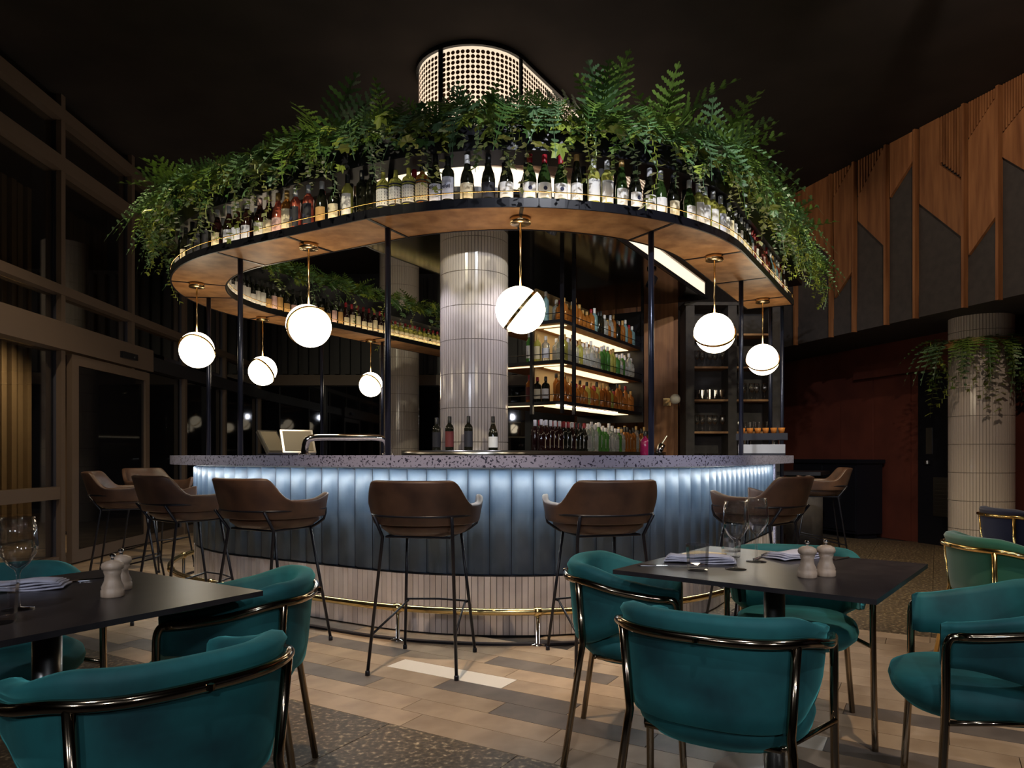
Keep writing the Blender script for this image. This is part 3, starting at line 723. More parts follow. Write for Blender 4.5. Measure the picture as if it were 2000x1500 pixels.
# second row and the right-hand run
def choose(L): return random.choice(L)
a = FA[-1] - .086; i = 0
RK = [('gdark', 'lwhite', 'cblack'), ('gdark', 'lcream', 'cwhite'), ('gred', 'lwhite', 'cred'), ('grose', 'lpink', 'csilver'), ('gblue', 'lwhite', 'cwhite'), ('gred', 'lred', 'cred'), ('gamber', 'lcream', 'cgold')]
while a > .08:
    g, l, c = RK[i % 2] if i < 8 else choose(RK[1:]); v, rz = onring(a, .08); i += 1
    b = bottle(choose(['bordeaux', 'burgundy']), g, l, c, v, rz, '%s bottle with %s label, %s along the right arm of ring shelf from front' % (CN[g], LN[l], ordn(i)), 'bottles on the right arm of the ring shelf'); i -= b is None; a -= .088
a = .5
while a < 8.6:
    if any(abs(a - q) < .09 for q in postsA): a += .13; continue
    v, rz = onring(a + random.uniform(-.015, .015), .2)
    g, l, c = choose([('gdark', 'lwhite', 'cblack'), ('gdark', None, 'cblack'), ('gdark', None, 'cblack'), ('ggreen', 'lcream', 'cwhite'), ('gred', 'lblack', 'cred')])
    bottle(choose(['bordeaux', 'burgundy']), g, l, c, v, rz, '%s wine bottle half hidden in the second ring row, %s from the right end' % (CN[g], ordn(int((a - .5) / .13 + .5) + 1)), 'second row bottles on the ring shelf'); a += .13
# inner side of the left arm, facing the bar
a = RING.L[0] + RING.L[1] + RING.L[2] + 1.5; i = 0
while a < BL - .05:
    v, rz = onring(a, SHW - .085); i += 1
    if i < 14: g, l, c = 'gdark', 'lwhite', 'cblack'
    elif i < 26: g, l, c = 'gdark', 'ltan' if i % 3 else 'lpink', 'cblack'
    elif i < 34: g, l, c = 'gred', 'lcream', 'cred'
    else: g, l, c = 'gyellow', 'lcream', 'cred'
    b = bottle(choose(['bordeaux', 'burgundy']) if i < 34 else 'squat', g, l, c, v, rz + PI, '%s bottle with %s label, %s along inner side of the left ring arm' % (CN[g], LN[l], ordn(min(i, 69))), 'bottles on the left arm of the ring shelf'); i -= b is None; a += .097
# back bar shelves
SHK = {0: [('gamber', 'ltan', 'cgold'), ('gamber', 'lcream', 'cblack'), ('gamber', 'lred', 'cred'), ('gamber', None, 'cgold'), ('gyellow', 'lcream', 'cblack')],
       1: [('gclear', 'lwhite', 'csilver'), ('gclear', 'lwhite', 'cwhite'), ('gbright', 'lwhite', 'cwhite'), ('gyellow', 'lcream', 'cgold'), ('gclear', 'lblue', 'cwhite')],
       2: [('gamber', 'lred', 'cgold'), ('gamber', 'lcream', 'cred'), ('gamber', 'ltan', 'cgold'), ('gclear', 'lwhite', 'cwhite'), ('gblue', None, 'cwhite'), ('gdark', 'ltan', 'cblack')]}
SN = ('bottom', 'middle', 'top')
for q, z in enumerate(SHZ):
    i = 0; s = S0 + .12
    while s < S1 - .06:
        i += 1; g, l, c = choose(SHK[q] if not (q == 2 and i < 8) else SHK[2][:3])
        v = W(N1 - .075 - random.random() * .02, s, z - .003)
        b = bottle(choose(['spirit', 'spirit', 'squat', 'tall', 'bordeaux']), g, l, c, v, BARANG + PI / 2 + random.uniform(-.3, .3), '%s spirit bottle, %s from the column on the long %s back-bar shelf' % (CN[g], ordn(i), SN[q]), 'bottles on the back bar shelves'); i -= b is None
        if b and i % 2 == 0:
            g, l, c = choose(SHK[q]); bottle(choose(['spirit', 'tall']), g, l, c, W(N1 - .19, s + .04, z - .003), BARANG + PI / 2, '%s spirit bottle, %s in the rear row of the %s back-bar shelf' % (CN[g], ordn(i // 2), SN[q]), 'rear row bottles on the %s back bar shelf' % SN[q])
        s += .094
    n = N1 - .12; i = 0
    while n > N0 + .4:
        i += 1; g, l, c = choose(SHK[q] if q != 0 else [('gdark', 'lwhite', 'cblack'), ('gamber', 'lred', 'cred'), ('gdark', 'lcream', 'cred'), ('gclear', 'lpink', 'cpink')])
        b = bottle(choose(['bordeaux', 'spirit', 'tall']), g, l, c, W(n, S0 + .07, z - .003), BARANG - PI / 2, '%s bottle, %s from the corner on the short end of %s back-bar shelf' % (CN[g], ordn(i), SN[q]), 'bottles on the shelving end'); i -= b is None; n -= .095
# bottles on the back bar counter
ZT = 1.118
for px, d, k, g, l, c, lab in ((853, 6.25, 'bordeaux', 'gdark', 'lblack', 'cblack', 'dark wine bottle at the left edge of the tiled column'), (878, 6.02, 'bordeaux', 'gdark', 'lred', 'cblack', 'dark wine bottle with small red label standing before the column'), (915, 5.98, 'bordeaux', 'gdark', 'lblack', 'cblack', 'all dark wine bottle standing before the middle of the column'), (963, 6.02, 'burgundy', 'gdark', 'lwhite', 'cblack', 'slope-shouldered dark wine bottle with white label before the column')):
    bottle(k, g, l, c, ((px - 1000) / 1400 * d, d, ZT), 0, lab, None)
i = 0; s = 5.75
while s < 8.6:
    i += 1
    row = [('gdark', 'lwhite', 'cred'), ('gdark', 'lwhite', 'cblack'), ('gred', 'lcream', 'cwhite')] if s < 6.75 else ([('gclear', 'lwhite', 'cwhite'), ('gclear', None, 'csilver'), ('gbright', 'lwhite', 'cwhite')] if s < 7.6 else [('gamber', 'lcream', 'cblack'), ('gdark', 'lwhite', 'cred'), ('gclear', 'lwhite', 'cgold')])
    for o in (.08, .17):
        g, l, c = choose(row); k = choose(['bordeaux', 'burgundy']) if s < 6.75 else choose(['spirit', 'tall', 'bordeaux'])
        bottle(k, g, l, c, W(NB + .62 - o, s + (o > .1) * .045, ZT), BARANG + PI / 2 - .4, ('%s bottle, %s from the column in the %s row on the back bar counter' % (CN[g], ordn(i), 'front' if o < .1 else 'second')), 'bottles on the back bar counter')
    s += .092

# ================================================================ PLANTS
def frond(L, wd, npair, droop, seed, tri=.75):
    """fern frond along +x: a rib with toothed leaflets that shorten toward the tip"""
    rnd = random.Random(seed); V = []; F = []; P = []
    for i in range(npair + 1):
        t = i / npair; P.append(Vector((L * (t - .12 * droop * t * t), 0, -droop * L * t * t * .6 + .25 * L * t * (1 - t))))
    for i in range(npair):
        a, b = P[i], P[i + 1]; o = len(V); dn = (b - a).normalized()
        V += [a + Vector((0, -.0025, 0)), a + Vector((0, .0025, 0)), b + Vector((0, .002, 0)), b + Vector((0, -.002, 0))]; F.append((o, o + 1, o + 2, o + 3))
        t = (i + .5) / npair; l = wd * (math.sin(PI * min(1, .3 + .7 * t)) ** tri) * rnd.uniform(.85, 1.12); h = L / npair * .5
        for sg in (-1, 1):
            ax = (Vector((.5, sg, rnd.uniform(-.3, .1)))).normalized(); o = len(V); base = a + dn * h
            up = []; dw = []; K = 4
            for k in range(K):
                q = k / K; wk = h * (1 - .7 * q)
                up += [base + ax * l * q + dn * wk * 1.15 + ax * l * .1, base + ax * l * (q + .2) + dn * wk * .45]
                dw += [base + ax * l * q - dn * wk * .95 + ax * l * .1, base + ax * l * (q + .2) - dn * wk * .4]
            for side in (up, dw):
                o = len(V); V += [base] + side + [base + ax * l]
                for k in range(K):
                    F.append((o if k == 0 else o + 2 * k, o + 2 * k + 1, o + 2 * k + 2) if k == 0 else (o + 2 * k, o + 2 * k + 1, o + 2 * k + 2))
                V += [base + ax * l * (k / K) for k in range(1, K)]
                c = o + 2 * K + 2
                for k in range(K):
                    p0 = o if k == 0 else c + k - 1; p1 = o + 2 * K + 1 if k == K - 1 else c + k
                    e0 = o if k == 0 else o + 2 * k; F.append((p0, e0, o + 2 * k + 2, p1) if k else (o, o + 1, o + 2, p1))
    return V, F
def lobed(R, seed):
    rnd = random.Random(seed); V = [(0, 0, 0)]; n = 18
    for i in range(n):
        a = -2.5 + 5.0 * i / (n - 1); r = R * (1.0 if i % 3 == 1 else .62 if i % 3 == 0 else .8) * (1 - .12 * abs(a)) * rnd.uniform(.9, 1.1)
        V.append((R * .25 + r * math.cos(a), r * math.sin(a), -.35 * r * r / R + .1 * r * (i % 2)))
    return V, [(0, i, i + 1) for i in range(1, n)]
def vine(L, seed):
    rnd = random.Random(seed); V = []; F = []; n = 15
    for i in range(n):
        t = i / n; p = Vector((.05 * math.sin(t * 5 + seed), .03 * math.cos(t * 4), -L * t)); o = len(V)
        V += [p + Vector((-.002, 0, 0)), p + Vector((.002, 0, 0)), p + Vector((.002, 0, -L / n)), p + Vector((-.002, 0, -L / n))]; F.append((o, o + 1, o + 2, o + 3))
        for q in range(2):
            a = rnd.uniform(0, 2 * PI); d = Vector((math.cos(a), math.sin(a), rnd.uniform(-.7, .1))); s = Vector((-math.sin(a), math.cos(a), .2)); l = rnd.uniform(.03, .05); o = len(V)
            V += [p, p + d * l * .5 + s * l * .32, p + d * l, p + d * l * .5 - s * l * .32]; F.append((o, o + 1, o + 2, o + 3))
    return V, F
def leafmesh(name, vf, m):
    me = mesh(name, vf); me.materials.append(M[m]); return me
FR = [leafmesh('fern_frond', frond(.33 + .04 * (i % 3), .1 + .015 * (i % 2), 11, .35 + .25 * (i % 3), i), ('leaf', 'leafdark', 'leaf', 'leafblue', 'leaf')[i % 5]) for i in range(5)]
HG = [leafmesh('hanging_frond', frond(.33 + .05 * i, .075, 12, 1.5 + .2 * i, 20 + i), ('leaf', 'leafblue', 'leafdark')[i]) for i in range(3)]
LB = [leafmesh('lobed_leaf', lobed(.042 + .007 * i, i), ('leaf', 'leaflime', 'leafblue', 'leafdark', 'leaflime')[i]) for i in range(5)]
VN = [leafmesh('trailing_vine', vine(.3 + .08 * i, i), ('leaf', 'leafblue', 'leaflime')[i]) for i in range(3)]
def put(me, name, par, loc, yaw, pitch, roll=0, s=1):
    o = obj(name, me, None, par)
    o.matrix_local = Matrix.Translation(loc) @ Matrix.Rotation(yaw, 4, 'Z') @ Matrix.Rotation(-pitch, 4, 'Y') @ Matrix.Rotation(roll, 4, 'X') @ Matrix.Scale(s, 4)
    return o
def clump(loc, out, label, group, big=1.0, tall=1.0, vines=3, clear=.23):
    """fern clump whose outer side faces the angle out"""
    t = thing('fern_plant', label, 'plant', loc, 0, group); R = random.uniform
    for i in range(7): put(choose(FR), 'fern_frond', t, (R(-.06, .06), R(-.06, .06), 0), out + R(-1.9, 1.9), R(.75, 1.4), R(-.5, .5), big * tall * R(.75, 1.05))
    for i in range(4): put(choose(FR), 'fern_frond', t, (R(-.08, .08), R(-.08, .08), 0), out + R(-1.2, 1.2), R(.1, .6), R(-.4, .4), big * R(.7, 1))
    def spot_out(r, j): return (math.cos(out) * r - math.sin(out) * j, math.sin(out) * r + math.cos(out) * j)
    for i in range(4): put(choose(HG), 'hanging_frond', t, (*spot_out(clear - .05, R(-.12, .12)), R(0, .05)), out + R(-.5, .5), R(-.1, .4), R(-.4, .4), big * R(.7, 1))
    for i in range(17):
        if i % 2: p = (*spot_out(R(clear + .02, clear + .1), R(-.15, .15)), R(-.2, .05))
        else: p = (*spot_out(R(0, clear - .05), R(-.15, .15)), R(.0, .12))
        put(choose(LB), 'lobed_leaf', t, p, out + R(-.7, .7), R(-1.2, .2) if i % 2 else R(-.2, .5), R(-.5, .5), big * R(.75, 1.25))
    for i in range(9): put(choose(LB), 'lobed_leaf', t, (*spot_out(R(clear - .1, clear - .03), R(-.15, .15)), R(-.06, .03)), out + R(-.6, .6), R(-1.1, -.3), R(-.5, .5), big * R(.9, 1.3))
    for i in range(vines): put(choose(VN), 'trailing_vine', t, (*spot_out(clear + R(.05, .1), R(-.13, .13)), -.02), R(0, 6), 0, 0, R(.7, 1.1))
    return t
a = PL0 + .1; i = 0
while a < BL - .1:
    v = RING.p(a, .14, 2.98); inn = RING.inward(a); out = math.atan2(-inn.y, -inn.x)
    lab = 'leafy fern clump, %s along the ring planter from its right-hand end' % ordn(i + 1)
    flip = a > sum(RING.L[:4]) - .5 and i % 2
    if flip: out += PI
    clump(v, out, lab, 'fern clumps in the ring planter', random.uniform(.9, 1.1), 1.45 if min(abs(1000 + 1400 * v.x / v.y - q) for q in (372, 650, 1150, 1315, 1400, 1500)) < 32 and v.y < 7 else .8, 3 if a < 7 else 2, .36 if flip else .23)
    a += .27; i += 1
# planter ring on the right-hand column
cp = thing('column_planter_ring', 'slim wooden planter ring clasped round the right-hand tiled column', 'planter', (RC.x, RC.y, 0))
obj('ring', lathe([(.31, 2.22), (.42, 2.22), (.42, 2.3), (.31, 2.3)], 32), 'oak', cp); obj('soil', lathe([(.31, 2.29), (.4, 2.305)], 32, cap=False), 'subfloor', cp)
for i, ang in enumerate((185, 215, 245, 275, 305, 335, 160)):
    aa = math.radians(ang); t = thing('hanging_fern', 'dark fern trailing down the right-hand tiled column, %s round its ring' % ordn(i + 1), 'plant', (RC.x + .36 * math.cos(aa), RC.y + .36 * math.sin(aa), 2.3), 0, 'ferns on the right column ring')
    for k in range(5): put(choose(HG), 'hanging_frond', t, (0, 0, 0), aa + random.uniform(-.7, .7), random.uniform(-.9, .5), 0, random.uniform(.8, 1.3))
    for k in range(3): put(choose(VN), 'trailing_vine', t, (.08 * math.cos(aa) + random.uniform(-.08, .08), .08 * math.sin(aa), 0), k * 2, 0, 0, random.uniform(1, 1.9))

# ================================================================ SEATING
def shell(fr, rows, th0, th1, nth):
    """grid from fr(theta, row) -> point"""
    V = []; F = []; k = len(rows)
    for i in range(nth + 1):
        th = th0 + (th1 - th0) * i / nth
        for r in rows: V.append(fr(th, r))
    for i in range(nth):
        for j in range(k - 1): F.append((i * k + j, i * k + j + 1, (i + 1) * k + j + 1, (i + 1) * k + j))
    return V, F
def sse(th, a, b, p=2.6):                    # superellipse, theta 0 = back (-y)
    s, c = math.sin(th), -math.cos(th)
    return a * math.copysign(abs(s) ** (2 / p), s), b * math.copysign(abs(c) ** (2 / p), c)
def ss(x, a, b): t = max(0, min(1, (x - a) / (b - a))); return t * t * (3 - 2 * t)
def make_stool(label):
    t = thing('bar_stool', label, 'bar stool', group='leather bar stools round the bar')
    def top(th):
        d = abs(math.degrees(th)); return .962 - .12 * ss(d, 42, 74) + .034 * ss(d, 88, 122)
    def fr(th, r):
        if r <= 1:       # outer wall from the bottom edge to the rim
            z = .742 + (top(th) - .742) * r; fl = .93 + .09 * r; lean = -.045 * r * max(0, math.cos(th))
        else: z, fl, lean = 0, 0, 0
        x, y = sse(th, .25 * fl, .25 * fl); return (x, y + .015 + lean, z)
    rim = shell(fr, [0, .25, .5, .75, 1], math.radians(-122), math.radians(122), 44)
    o = obj('shell', rim, 'leather', t, True); md = o.modifiers.new('thickness', 'SOLIDIFY'); md.thickness = .032; md.offset = -1
    bv = o.modifiers.new('soft', 'BEVEL'); bv.width = .008; bv.segments = 2
    prof = []
    V = []; F = []; rings = [(0, .668), (.5, .668), (.78, .682), (.93, .712), (.955, .742), (.9, .752), (.6, .748), (0, .742)]; K = 40
    for f, z in rings:
        for i in range(K):
            x, y = sse(2 * PI * i / K, .243 * f, .24 * f); V.append((x, y + .015, z))
    for j in range(len(rings) - 1):
        for i in range(K): F.append((j * K + i, j * K + (i + 1) % K, (j + 1) * K + (i + 1) % K, (j + 1) * K + i))
    obj('seat', (V, F), 'leather', t, True)
    T = [];
    for i in range(41):
        th = math.radians(-122 + 244 * i / 40); x, y = sse(th, .266, .268); T.append((x, y + .01, .782))
    T = [(-.16, .14, .672), (-.23, .165, .72)] + T + [(.23, .165, .72), (.16, .14, .672)]
    obj('back_hoop', tube(smoothpts(T, 2), .0075, 8), 'black', t, True)
    feet = [(-.225, -.25), (.225, -.25), (.2, .25), (-.2, .25)]
    tops = [(-.165, -.15), (.165, -.15), (.15, .14), (-.15, .14)]
    for (fx, fy), (tx, ty) in zip(feet, tops):
        P = [(tx, ty, .672), (fx, fy, .012)]
        if fy < 0: P = [(tx * 1.2, -.235, .782), (tx * 1.1, ty * 1.05, .672), (fx, fy, .012)]
        l = obj('leg', tube(P, .0085, 8), 'black', t, True); obj('foot_cap', lathe([(.012, 0), (.012, .02), (.009, .025)], 10, fx, fy), 'black', l, True)
    def at(i, z): (fx, fy), (tx, ty) = feet[i], tops[i]; k = (z - .012) / .66; return (fx + (tx - fx) * k, fy + (ty - fy) * k, z)
    obj('footrest', tube([at(0, .2), (at(3, .29)[0] + .02, at(3, .29)[1] - .02, .285), at(3, .29), (0, at(3, .29)[1] + .02, .292), at(2, .29), (at(2, .29)[0] - .02, at(2, .29)[1] - .02, .285), at(1, .2)], .006, 8), 'black', t, True)
    obj('under_frame', join(tube([(-.165, -.15, .672), (.165, -.15, .672)], .006, 6), tube([(-.15, .14, .672), (.15, .14, .672)], .006, 6), tube([(-.165, -.15, .672), (-.15, .14, .672)], .006, 6), tube([(.165, -.15, .672), (.15, .14, .672)], .006, 6)), 'black', t)
    return t
stools = [((-.445, 3.73), 80, 'brown leather bar stool left of centre, its back straight to the viewer'), ((.46, 3.8), 106, 'brown leather bar stool right of centre, behind the teal chair'), ((-1.36, 4.08), 60, 'brown leather bar stool third from the left, in front of blue panels'),
          ((-2.08, 4.6), 50, 'brown leather bar stool second from left, its arm before the bar corner'), ((-3.0, 5.6), 20, 'brown leather bar stool farthest left, beside the glass door'), ((-3.4, 6.9), -25, 'brown leather bar stool mostly hidden behind the second stool from left'),
          ((1.5, 4.38), 136, 'brown leather bar stool behind the wine glasses, its arm pointing left'), ((3.12, 7.3), 165, 'brown leather bar stool at the far right end of the bar, seen side-on')]
st0 = None
for (x, y), ang, lab in stools:
    rz = math.radians(ang - 90)
    if st0 is None: st0 = make_stool(lab); st0.location = (x, y, 0); st0.rotation_euler.z = rz
    else: dup(st0, (x, y, 0), rz, lab)
def cpath(th, a, b):                         # chair plan: rounded back, then straight arms running forward
    d = abs(th) - PI / 2
    if d <= 0: return sse(th, a, b)
    t = d / math.radians(28); return math.copysign(a * (1 - .05 * t), th), .15 * t
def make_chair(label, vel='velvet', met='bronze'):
    t = thing('dining_chair', label, 'chair', group='velvet tub chairs')
    A, B = .255, .25
    def top(th): d = abs(math.degrees(th)); return .70 - .07 * ss(d, 45, 118)
    def bot(th): d = abs(math.degrees(th)); return .415 + .09 * ss(d, 40, 110)
    V = []; F = []; NT = 72
    prof = [(-.052, .04), (-.02, 0), (-.004, .03), (.0, .2), (.0, .72), (-.002, .86), (.004, .93), (-.006, .985), (-.028, 1.0), (-.05, .97), (-.056, .9), (-.054, .4)]
    K = len(prof); TH = math.radians(118)
    for i in range(NT + 1):
        u = -1 + 2 * i / NT; th = TH * u
        end = min(1, (1 - abs(u)) * NT / 2.0); sh = math.sqrt(max(0, 1 - (1 - end) ** 2))
        z0, z1 = bot(th), top(th); zc = (z0 + z1) / 2
        for d, h in prof:
            dd = -.027 + (d + .027) * (.25 + .75 * sh); z = zc + (z0 + (z1 - z0) * h - zc) * (.9 + .1 * sh)
            fl = .93 + .10 * (z - .41) / .29
            x, y = cpath(th, A * fl + dd, B * fl + dd); V.append((x, y, z))
    for i in range(NT):
        for j in range(K): F.append((i * K + j, i * K + (j + 1) % K, (i + 1) * K + (j + 1) % K, (i + 1) * K + j))
    F += [tuple(range(K)), tuple(NT * K + j for j in range(K - 1, -1, -1))]
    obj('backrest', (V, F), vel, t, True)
    V = []; F = []; rings = [(0, .335), (.55, .338), (.82, .352), (.97, .385), (1.0, .41), (.97, .435), (.85, .45), (.5, .455), (0, .457)]; K = 40
    for f, z in rings:
        for i in range(K):
            x, y = sse(2 * PI * i / K, .225 * f, .225 * f, 2.5); V.append((x, y + .02, z))
    for j in range(len(rings) - 1):
        for i in range(K): F.append((j * K + i, j * K + (i + 1) % K, (j + 1) * K + (i + 1) % K, (j + 1) * K + i))
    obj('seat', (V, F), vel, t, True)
    HT = math.radians(112); P = []
    def hz(d): return .645 - .045 * ss(d, 50, 112)
    for i in range(37):
        th = -HT + 2 * HT * i / 36; x, y = cpath(th, .268, .263); P.append((x, y, hz(abs(math.degrees(th)))))
    def fleg(sg):
        x, y, z = P[0] if sg < 0 else P[-1]
        return [(x, y + .016, z - .005), (x, y + .026, z - .028), (x, y + .028, z - .08), (sg * .258, y + .03, .36), (sg * .262, y + .05, 0)]
    obj('back_hoop', tube(P, .0125, 10), met, t, True)
    for sg in (-1, 1):
        b = P[0] if sg < 0 else P[-1]
        lg = obj('leg', tube(smoothpts([b] + fleg(sg), 4), .0115, 10), met, t, True)
        obj('side_stretcher', tube([(sg * .262, .14, .37), (sg * .17, -.13, .37)], .008, 8), met, lg, True)
        th = sg * math.radians(48); x, y = sse(th, .268, .263)
        obj('leg', tube([(x, y, .641), (x * .93, y * .93, .42), (x * .95, y * .96, .385), (x * 1.12, y * 1.25, 0)], .0115, 10), met, t, True)
    obj('seat_rail', tube([(-.17, -.14, .37), (.17, -.14, .37)], .008, 8), met, t, True)
    for x in (0,): obj('hoop_bolt', lathe([(0, -.008), (.008, -.006), (.008, .006), (0, .008)], 8, 0, -.276), met, t).location.z = .645
    return t
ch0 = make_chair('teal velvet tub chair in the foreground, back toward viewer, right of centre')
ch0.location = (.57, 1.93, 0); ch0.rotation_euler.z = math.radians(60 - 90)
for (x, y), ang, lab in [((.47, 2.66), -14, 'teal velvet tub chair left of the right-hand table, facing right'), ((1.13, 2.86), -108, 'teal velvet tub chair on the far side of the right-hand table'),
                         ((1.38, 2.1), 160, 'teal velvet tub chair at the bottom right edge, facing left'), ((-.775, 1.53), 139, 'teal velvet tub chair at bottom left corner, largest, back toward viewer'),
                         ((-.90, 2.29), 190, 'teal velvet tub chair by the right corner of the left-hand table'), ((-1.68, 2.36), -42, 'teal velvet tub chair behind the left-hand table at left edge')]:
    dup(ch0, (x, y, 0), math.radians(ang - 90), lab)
c = make_chair('green velvet tub chair with gold frame near the right edge', 'velvetgreen', 'gold'); c.location = (2.4, 3.45, 0); c.rotation_euler.z = math.radians(-5 - 90)
c = make_chair('navy velvet tub chair with gold frame, far right before the column', 'velvetnavy', 'gold'); c.location = (3.75, 5.25, 0); c.rotation_euler.z = math.radians(-5 - 90)
# ---------------------------------------------------------------- tables
ZTB = .71
def table(x, y, rz, label, h=.39):
    t = thing('dining_table', label, 'table', (x, y, 0), rz, 'square dark dining tables')
    obj('tabletop', prism([(-h, -h), (h, -h), (h, h), (-h, h)], ZTB - .014, ZTB), 'tabletop', t)
    obj('sub_plate', box(-.16, .16, -.16, .16, ZTB - .026, ZTB - .014), 'black', t)
    obj('pole', lathe([(.034, .012), (.034, ZTB - .026)], 28), 'steel', t, True); obj('base_plate', lathe([(0, 0), (.2, 0), (.2, .008), (.05, .02), (.034, .022)], 36), 'steel', t, True)
table(.875, 2.39, math.radians(51.5), 'square dark dining table set with glasses and mills, right of centre')
table(-1.2, 1.85, math.radians(57.5), 'square dark dining table with two pale mills at the left edge', .375)
# ---------------------------------------------------------------- table ware
WG = [(.034, 0), (.034, .0025), (.006, .006), (.0042, .02), (.0042, .085), (.008, .095), (.024, .11), (.039, .135), (.0425, .155), (.04, .185), (.0345, .222), (.0335, .222), (.039, .185), (.0413, .155), (.0378, .136), (.022, .112), (.004, .1), (0, .1)]
WGM = mesh('wine_glass', lathe(WG, 32), True); WGM.materials.append(M['glass'])
TG = [(0, 0), (.031, 0), (.0335, .004), (.038, .085), (.0365, .085), (.0325, .02), (0, .016)]
TGM = mesh('tumbler', lathe(TG, 12), False); TGM.materials.append(M['glass'])
def glass(name, me, x, y, z, lab, cat, grp=None, s=1):
    o = obj(name, me, None); o.location = (x, y, z); o.scale = (s, s, s); tag(o, lab, cat, grp); return o
glass('wine_glass', WGM, .728, 2.333, ZTB, 'wine glass nearer the viewer on the right-hand table', 'glass')
glass('wine_glass', WGM, .852, 2.5, ZTB, 'wine glass standing behind, taller looking, on the right-hand table', 'glass')
glass('tumbler', TGM, .598, 2.31, ZTB, 'cut glass tumbler beside the napkin near the left corner of table', 'glass')
glass('tumbler', TGM, .8, 2.62, ZTB, 'cut glass tumbler seen through the two wine glasses', 'glass')
glass('wine_glass', WGM, -1.19, 1.727, ZTB, 'wine glass at the left edge on the left-hand table', 'glass')
glass('tumbler', TGM, -1.135, 1.585, ZTB, 'cut glass tumbler cut off by the left edge of the photo', 'glass')
MP = [(0, 0), (.027, 0), (.028, .003), (.028, .018), (.026, .02), (.027, .026), (.02, .042), (.0185, .055), (.022, .067), (.02, .069), (.026, .073), (.0275, .08), (.025, .088), (.014, .094), (0, .096)]
KNB = [(.003, .094), (.004, .099), (.003, .101), (.0065, .104), (.0075, .108), (.0055, .112), (0, .113)]
MPM = mesh('mill_body', lathe(MP, 28), True); MPM.materials.append(M['millwood']); KNM = mesh('knob', lathe(KNB, 16), True); KNM.materials.append(M['chrome'])
for x, y, lab in ((.898, 2.18, 'turned pale wood mill, left one of the pair on right-hand table'), (.966, 2.205, 'turned pale wood mill, right one of the pair on right-hand table'), (-1.05, 1.884, 'turned pale wood mill, front one of the pair on left-hand table'), (-1.083, 1.985, 'turned pale wood mill, rear one of the pair on left-hand table')):
    t = thing('pepper_mill', lab, 'mill', (x, y, ZTB), 0, 'wooden mills'); obj('mill_body', MPM, None, t); obj('knob', KNM, None, t)
def napkin(x, y, rz, lab, w=.22, d=.11):
    t = thing('napkin', lab, 'napkin', (x, y, ZTB), rz, 'folded napkins')
    for i in range(4):
        V = []; F = []; NX, NY = 10, 5; sk = .006 * i
        for a in range(NX + 1):
            for b in range(NY + 1):
                u, q = a / NX, b / NY; V.append((-w / 2 + sk + (w - 2 * sk) * u, -d / 2 + (d - sk) * q, 0.007 + i * .006 + .003 * math.sin(u * 7 + i) + .002 * math.sin(q * 5)))
        for a in range(NX):
            for b in range(NY): F.append((a * (NY + 1) + b, (a + 1) * (NY + 1) + b, (a + 1) * (NY + 1) + b + 1, a * (NY + 1) + b + 1))
        o = obj('fold', (V, F), 'linen', t, True); m = o.modifiers.new('thickness', 'SOLIDIFY'); m.thickness = .004
napkin(.655, 2.5, math.radians(-15), 'folded lavender napkin behind the tumbler on the right-hand table', .24)
napkin(1.03, 2.6, math.radians(25), 'folded lavender napkin behind the mills on the right-hand table')
napkin(-1.36, 1.99, math.radians(20), 'folded lavender napkin beside the wine glass on left-hand table')
def cutlery(name, x, y, rz, lab, fork):
    t = thing(name, lab, name, (x, y, ZTB + .001), rz)
    obj('handle', prism([(-.1, -.004), (-.09, -.009), (.0, -.003), (.0, .003), (-.09, .009), (-.1, .004)], 0, .003), 'chrome', t)
    if fork:
        obj('fork_head', prism([(0, -.003), (.02, -.011), (.05, -.012), (.05, .012), (.02, .011), (0, .003)], .001, .004), 'chrome', t)
        for i in range(4): obj('tine', prism([(.05, -.012 + i * .0069), (.09, -.011 + i * .0069), (.09, -.0085 + i * .0069), (.05, -.0085 + i * .0069)], .001, .004), 'chrome', t)
    else: obj('blade', prism([(0, -.003), (.09, -.007), (.11, .0), (.1, .006), (0, .005)], .001, .003), 'steel', t)
cutlery('knife', .52, 2.39, math.radians(-10), 'table knife beside the napkin at the table left corner', False)
cutlery('fork', .915, 2.62, math.radians(55), 'fork lying between glasses and rear napkin on right-hand table', True)
cutlery('knife', 1.14, 2.53, math.radians(40), 'table knife showing just right of the wooden mills', False)
cutlery('fork', -1.29, 2.09, math.radians(35), 'fork on the left-hand table near the mills', True)
mc = thing('menu_card', 'cream menu card lying on the right-hand table behind the tumbler', 'card', (.7, 2.66, ZTB), math.radians(48))
obj('card_sheet', box(-.09, .09, -.06, .06, 0, .002), 'paper', mc); obj('card_cover', box(-.09, .09, -.06, .06, .0021, .004), 'paper', mc)

# ================================================================ THINGS ON AND BEHIND THE BAR
zc = 1.082
tp = thing('beer_tap_arch', 'chrome tubular beer tap arch standing on the worktop', 'beer tap', (-1.09, 4.72, zc), math.radians(8))
for dy in (0, .05):
    obj('arch_tube', tube(smoothpts([(-.27, dy, 0), (-.265, dy, .07), (-.22, dy, .115), (0, dy, .12), (.22, dy, .115), (.265, dy, .07), (.27, dy, 0)], 6), .021, 12), 'chrome', tp, True)
for x in (-.27, .27): obj('base_flange', lathe([(.04, 0), (.04, .012), (.022, .016)], 18, x, .02), 'chrome', tp, True)
def screen(x, y, rz, lab, w):
    t = thing('till_screen', lab, 'screen', (x, y, zc), rz)
    o = obj('bezel', box(-w / 2, w / 2, -.012, .012, 0, .2), 'steel', t); o.rotation_euler.x = math.radians(-38); o.location.z = .012
    p = obj('panel', box(-w / 2 + .015, w / 2 - .015, -.016, -.012, .015, .185), 'screenback', t); p.rotation_euler.x = math.radians(-38); p.location.z = .012
    obj('stand', box(-.05, .05, .02, .15, 0, .012), 'black', t)
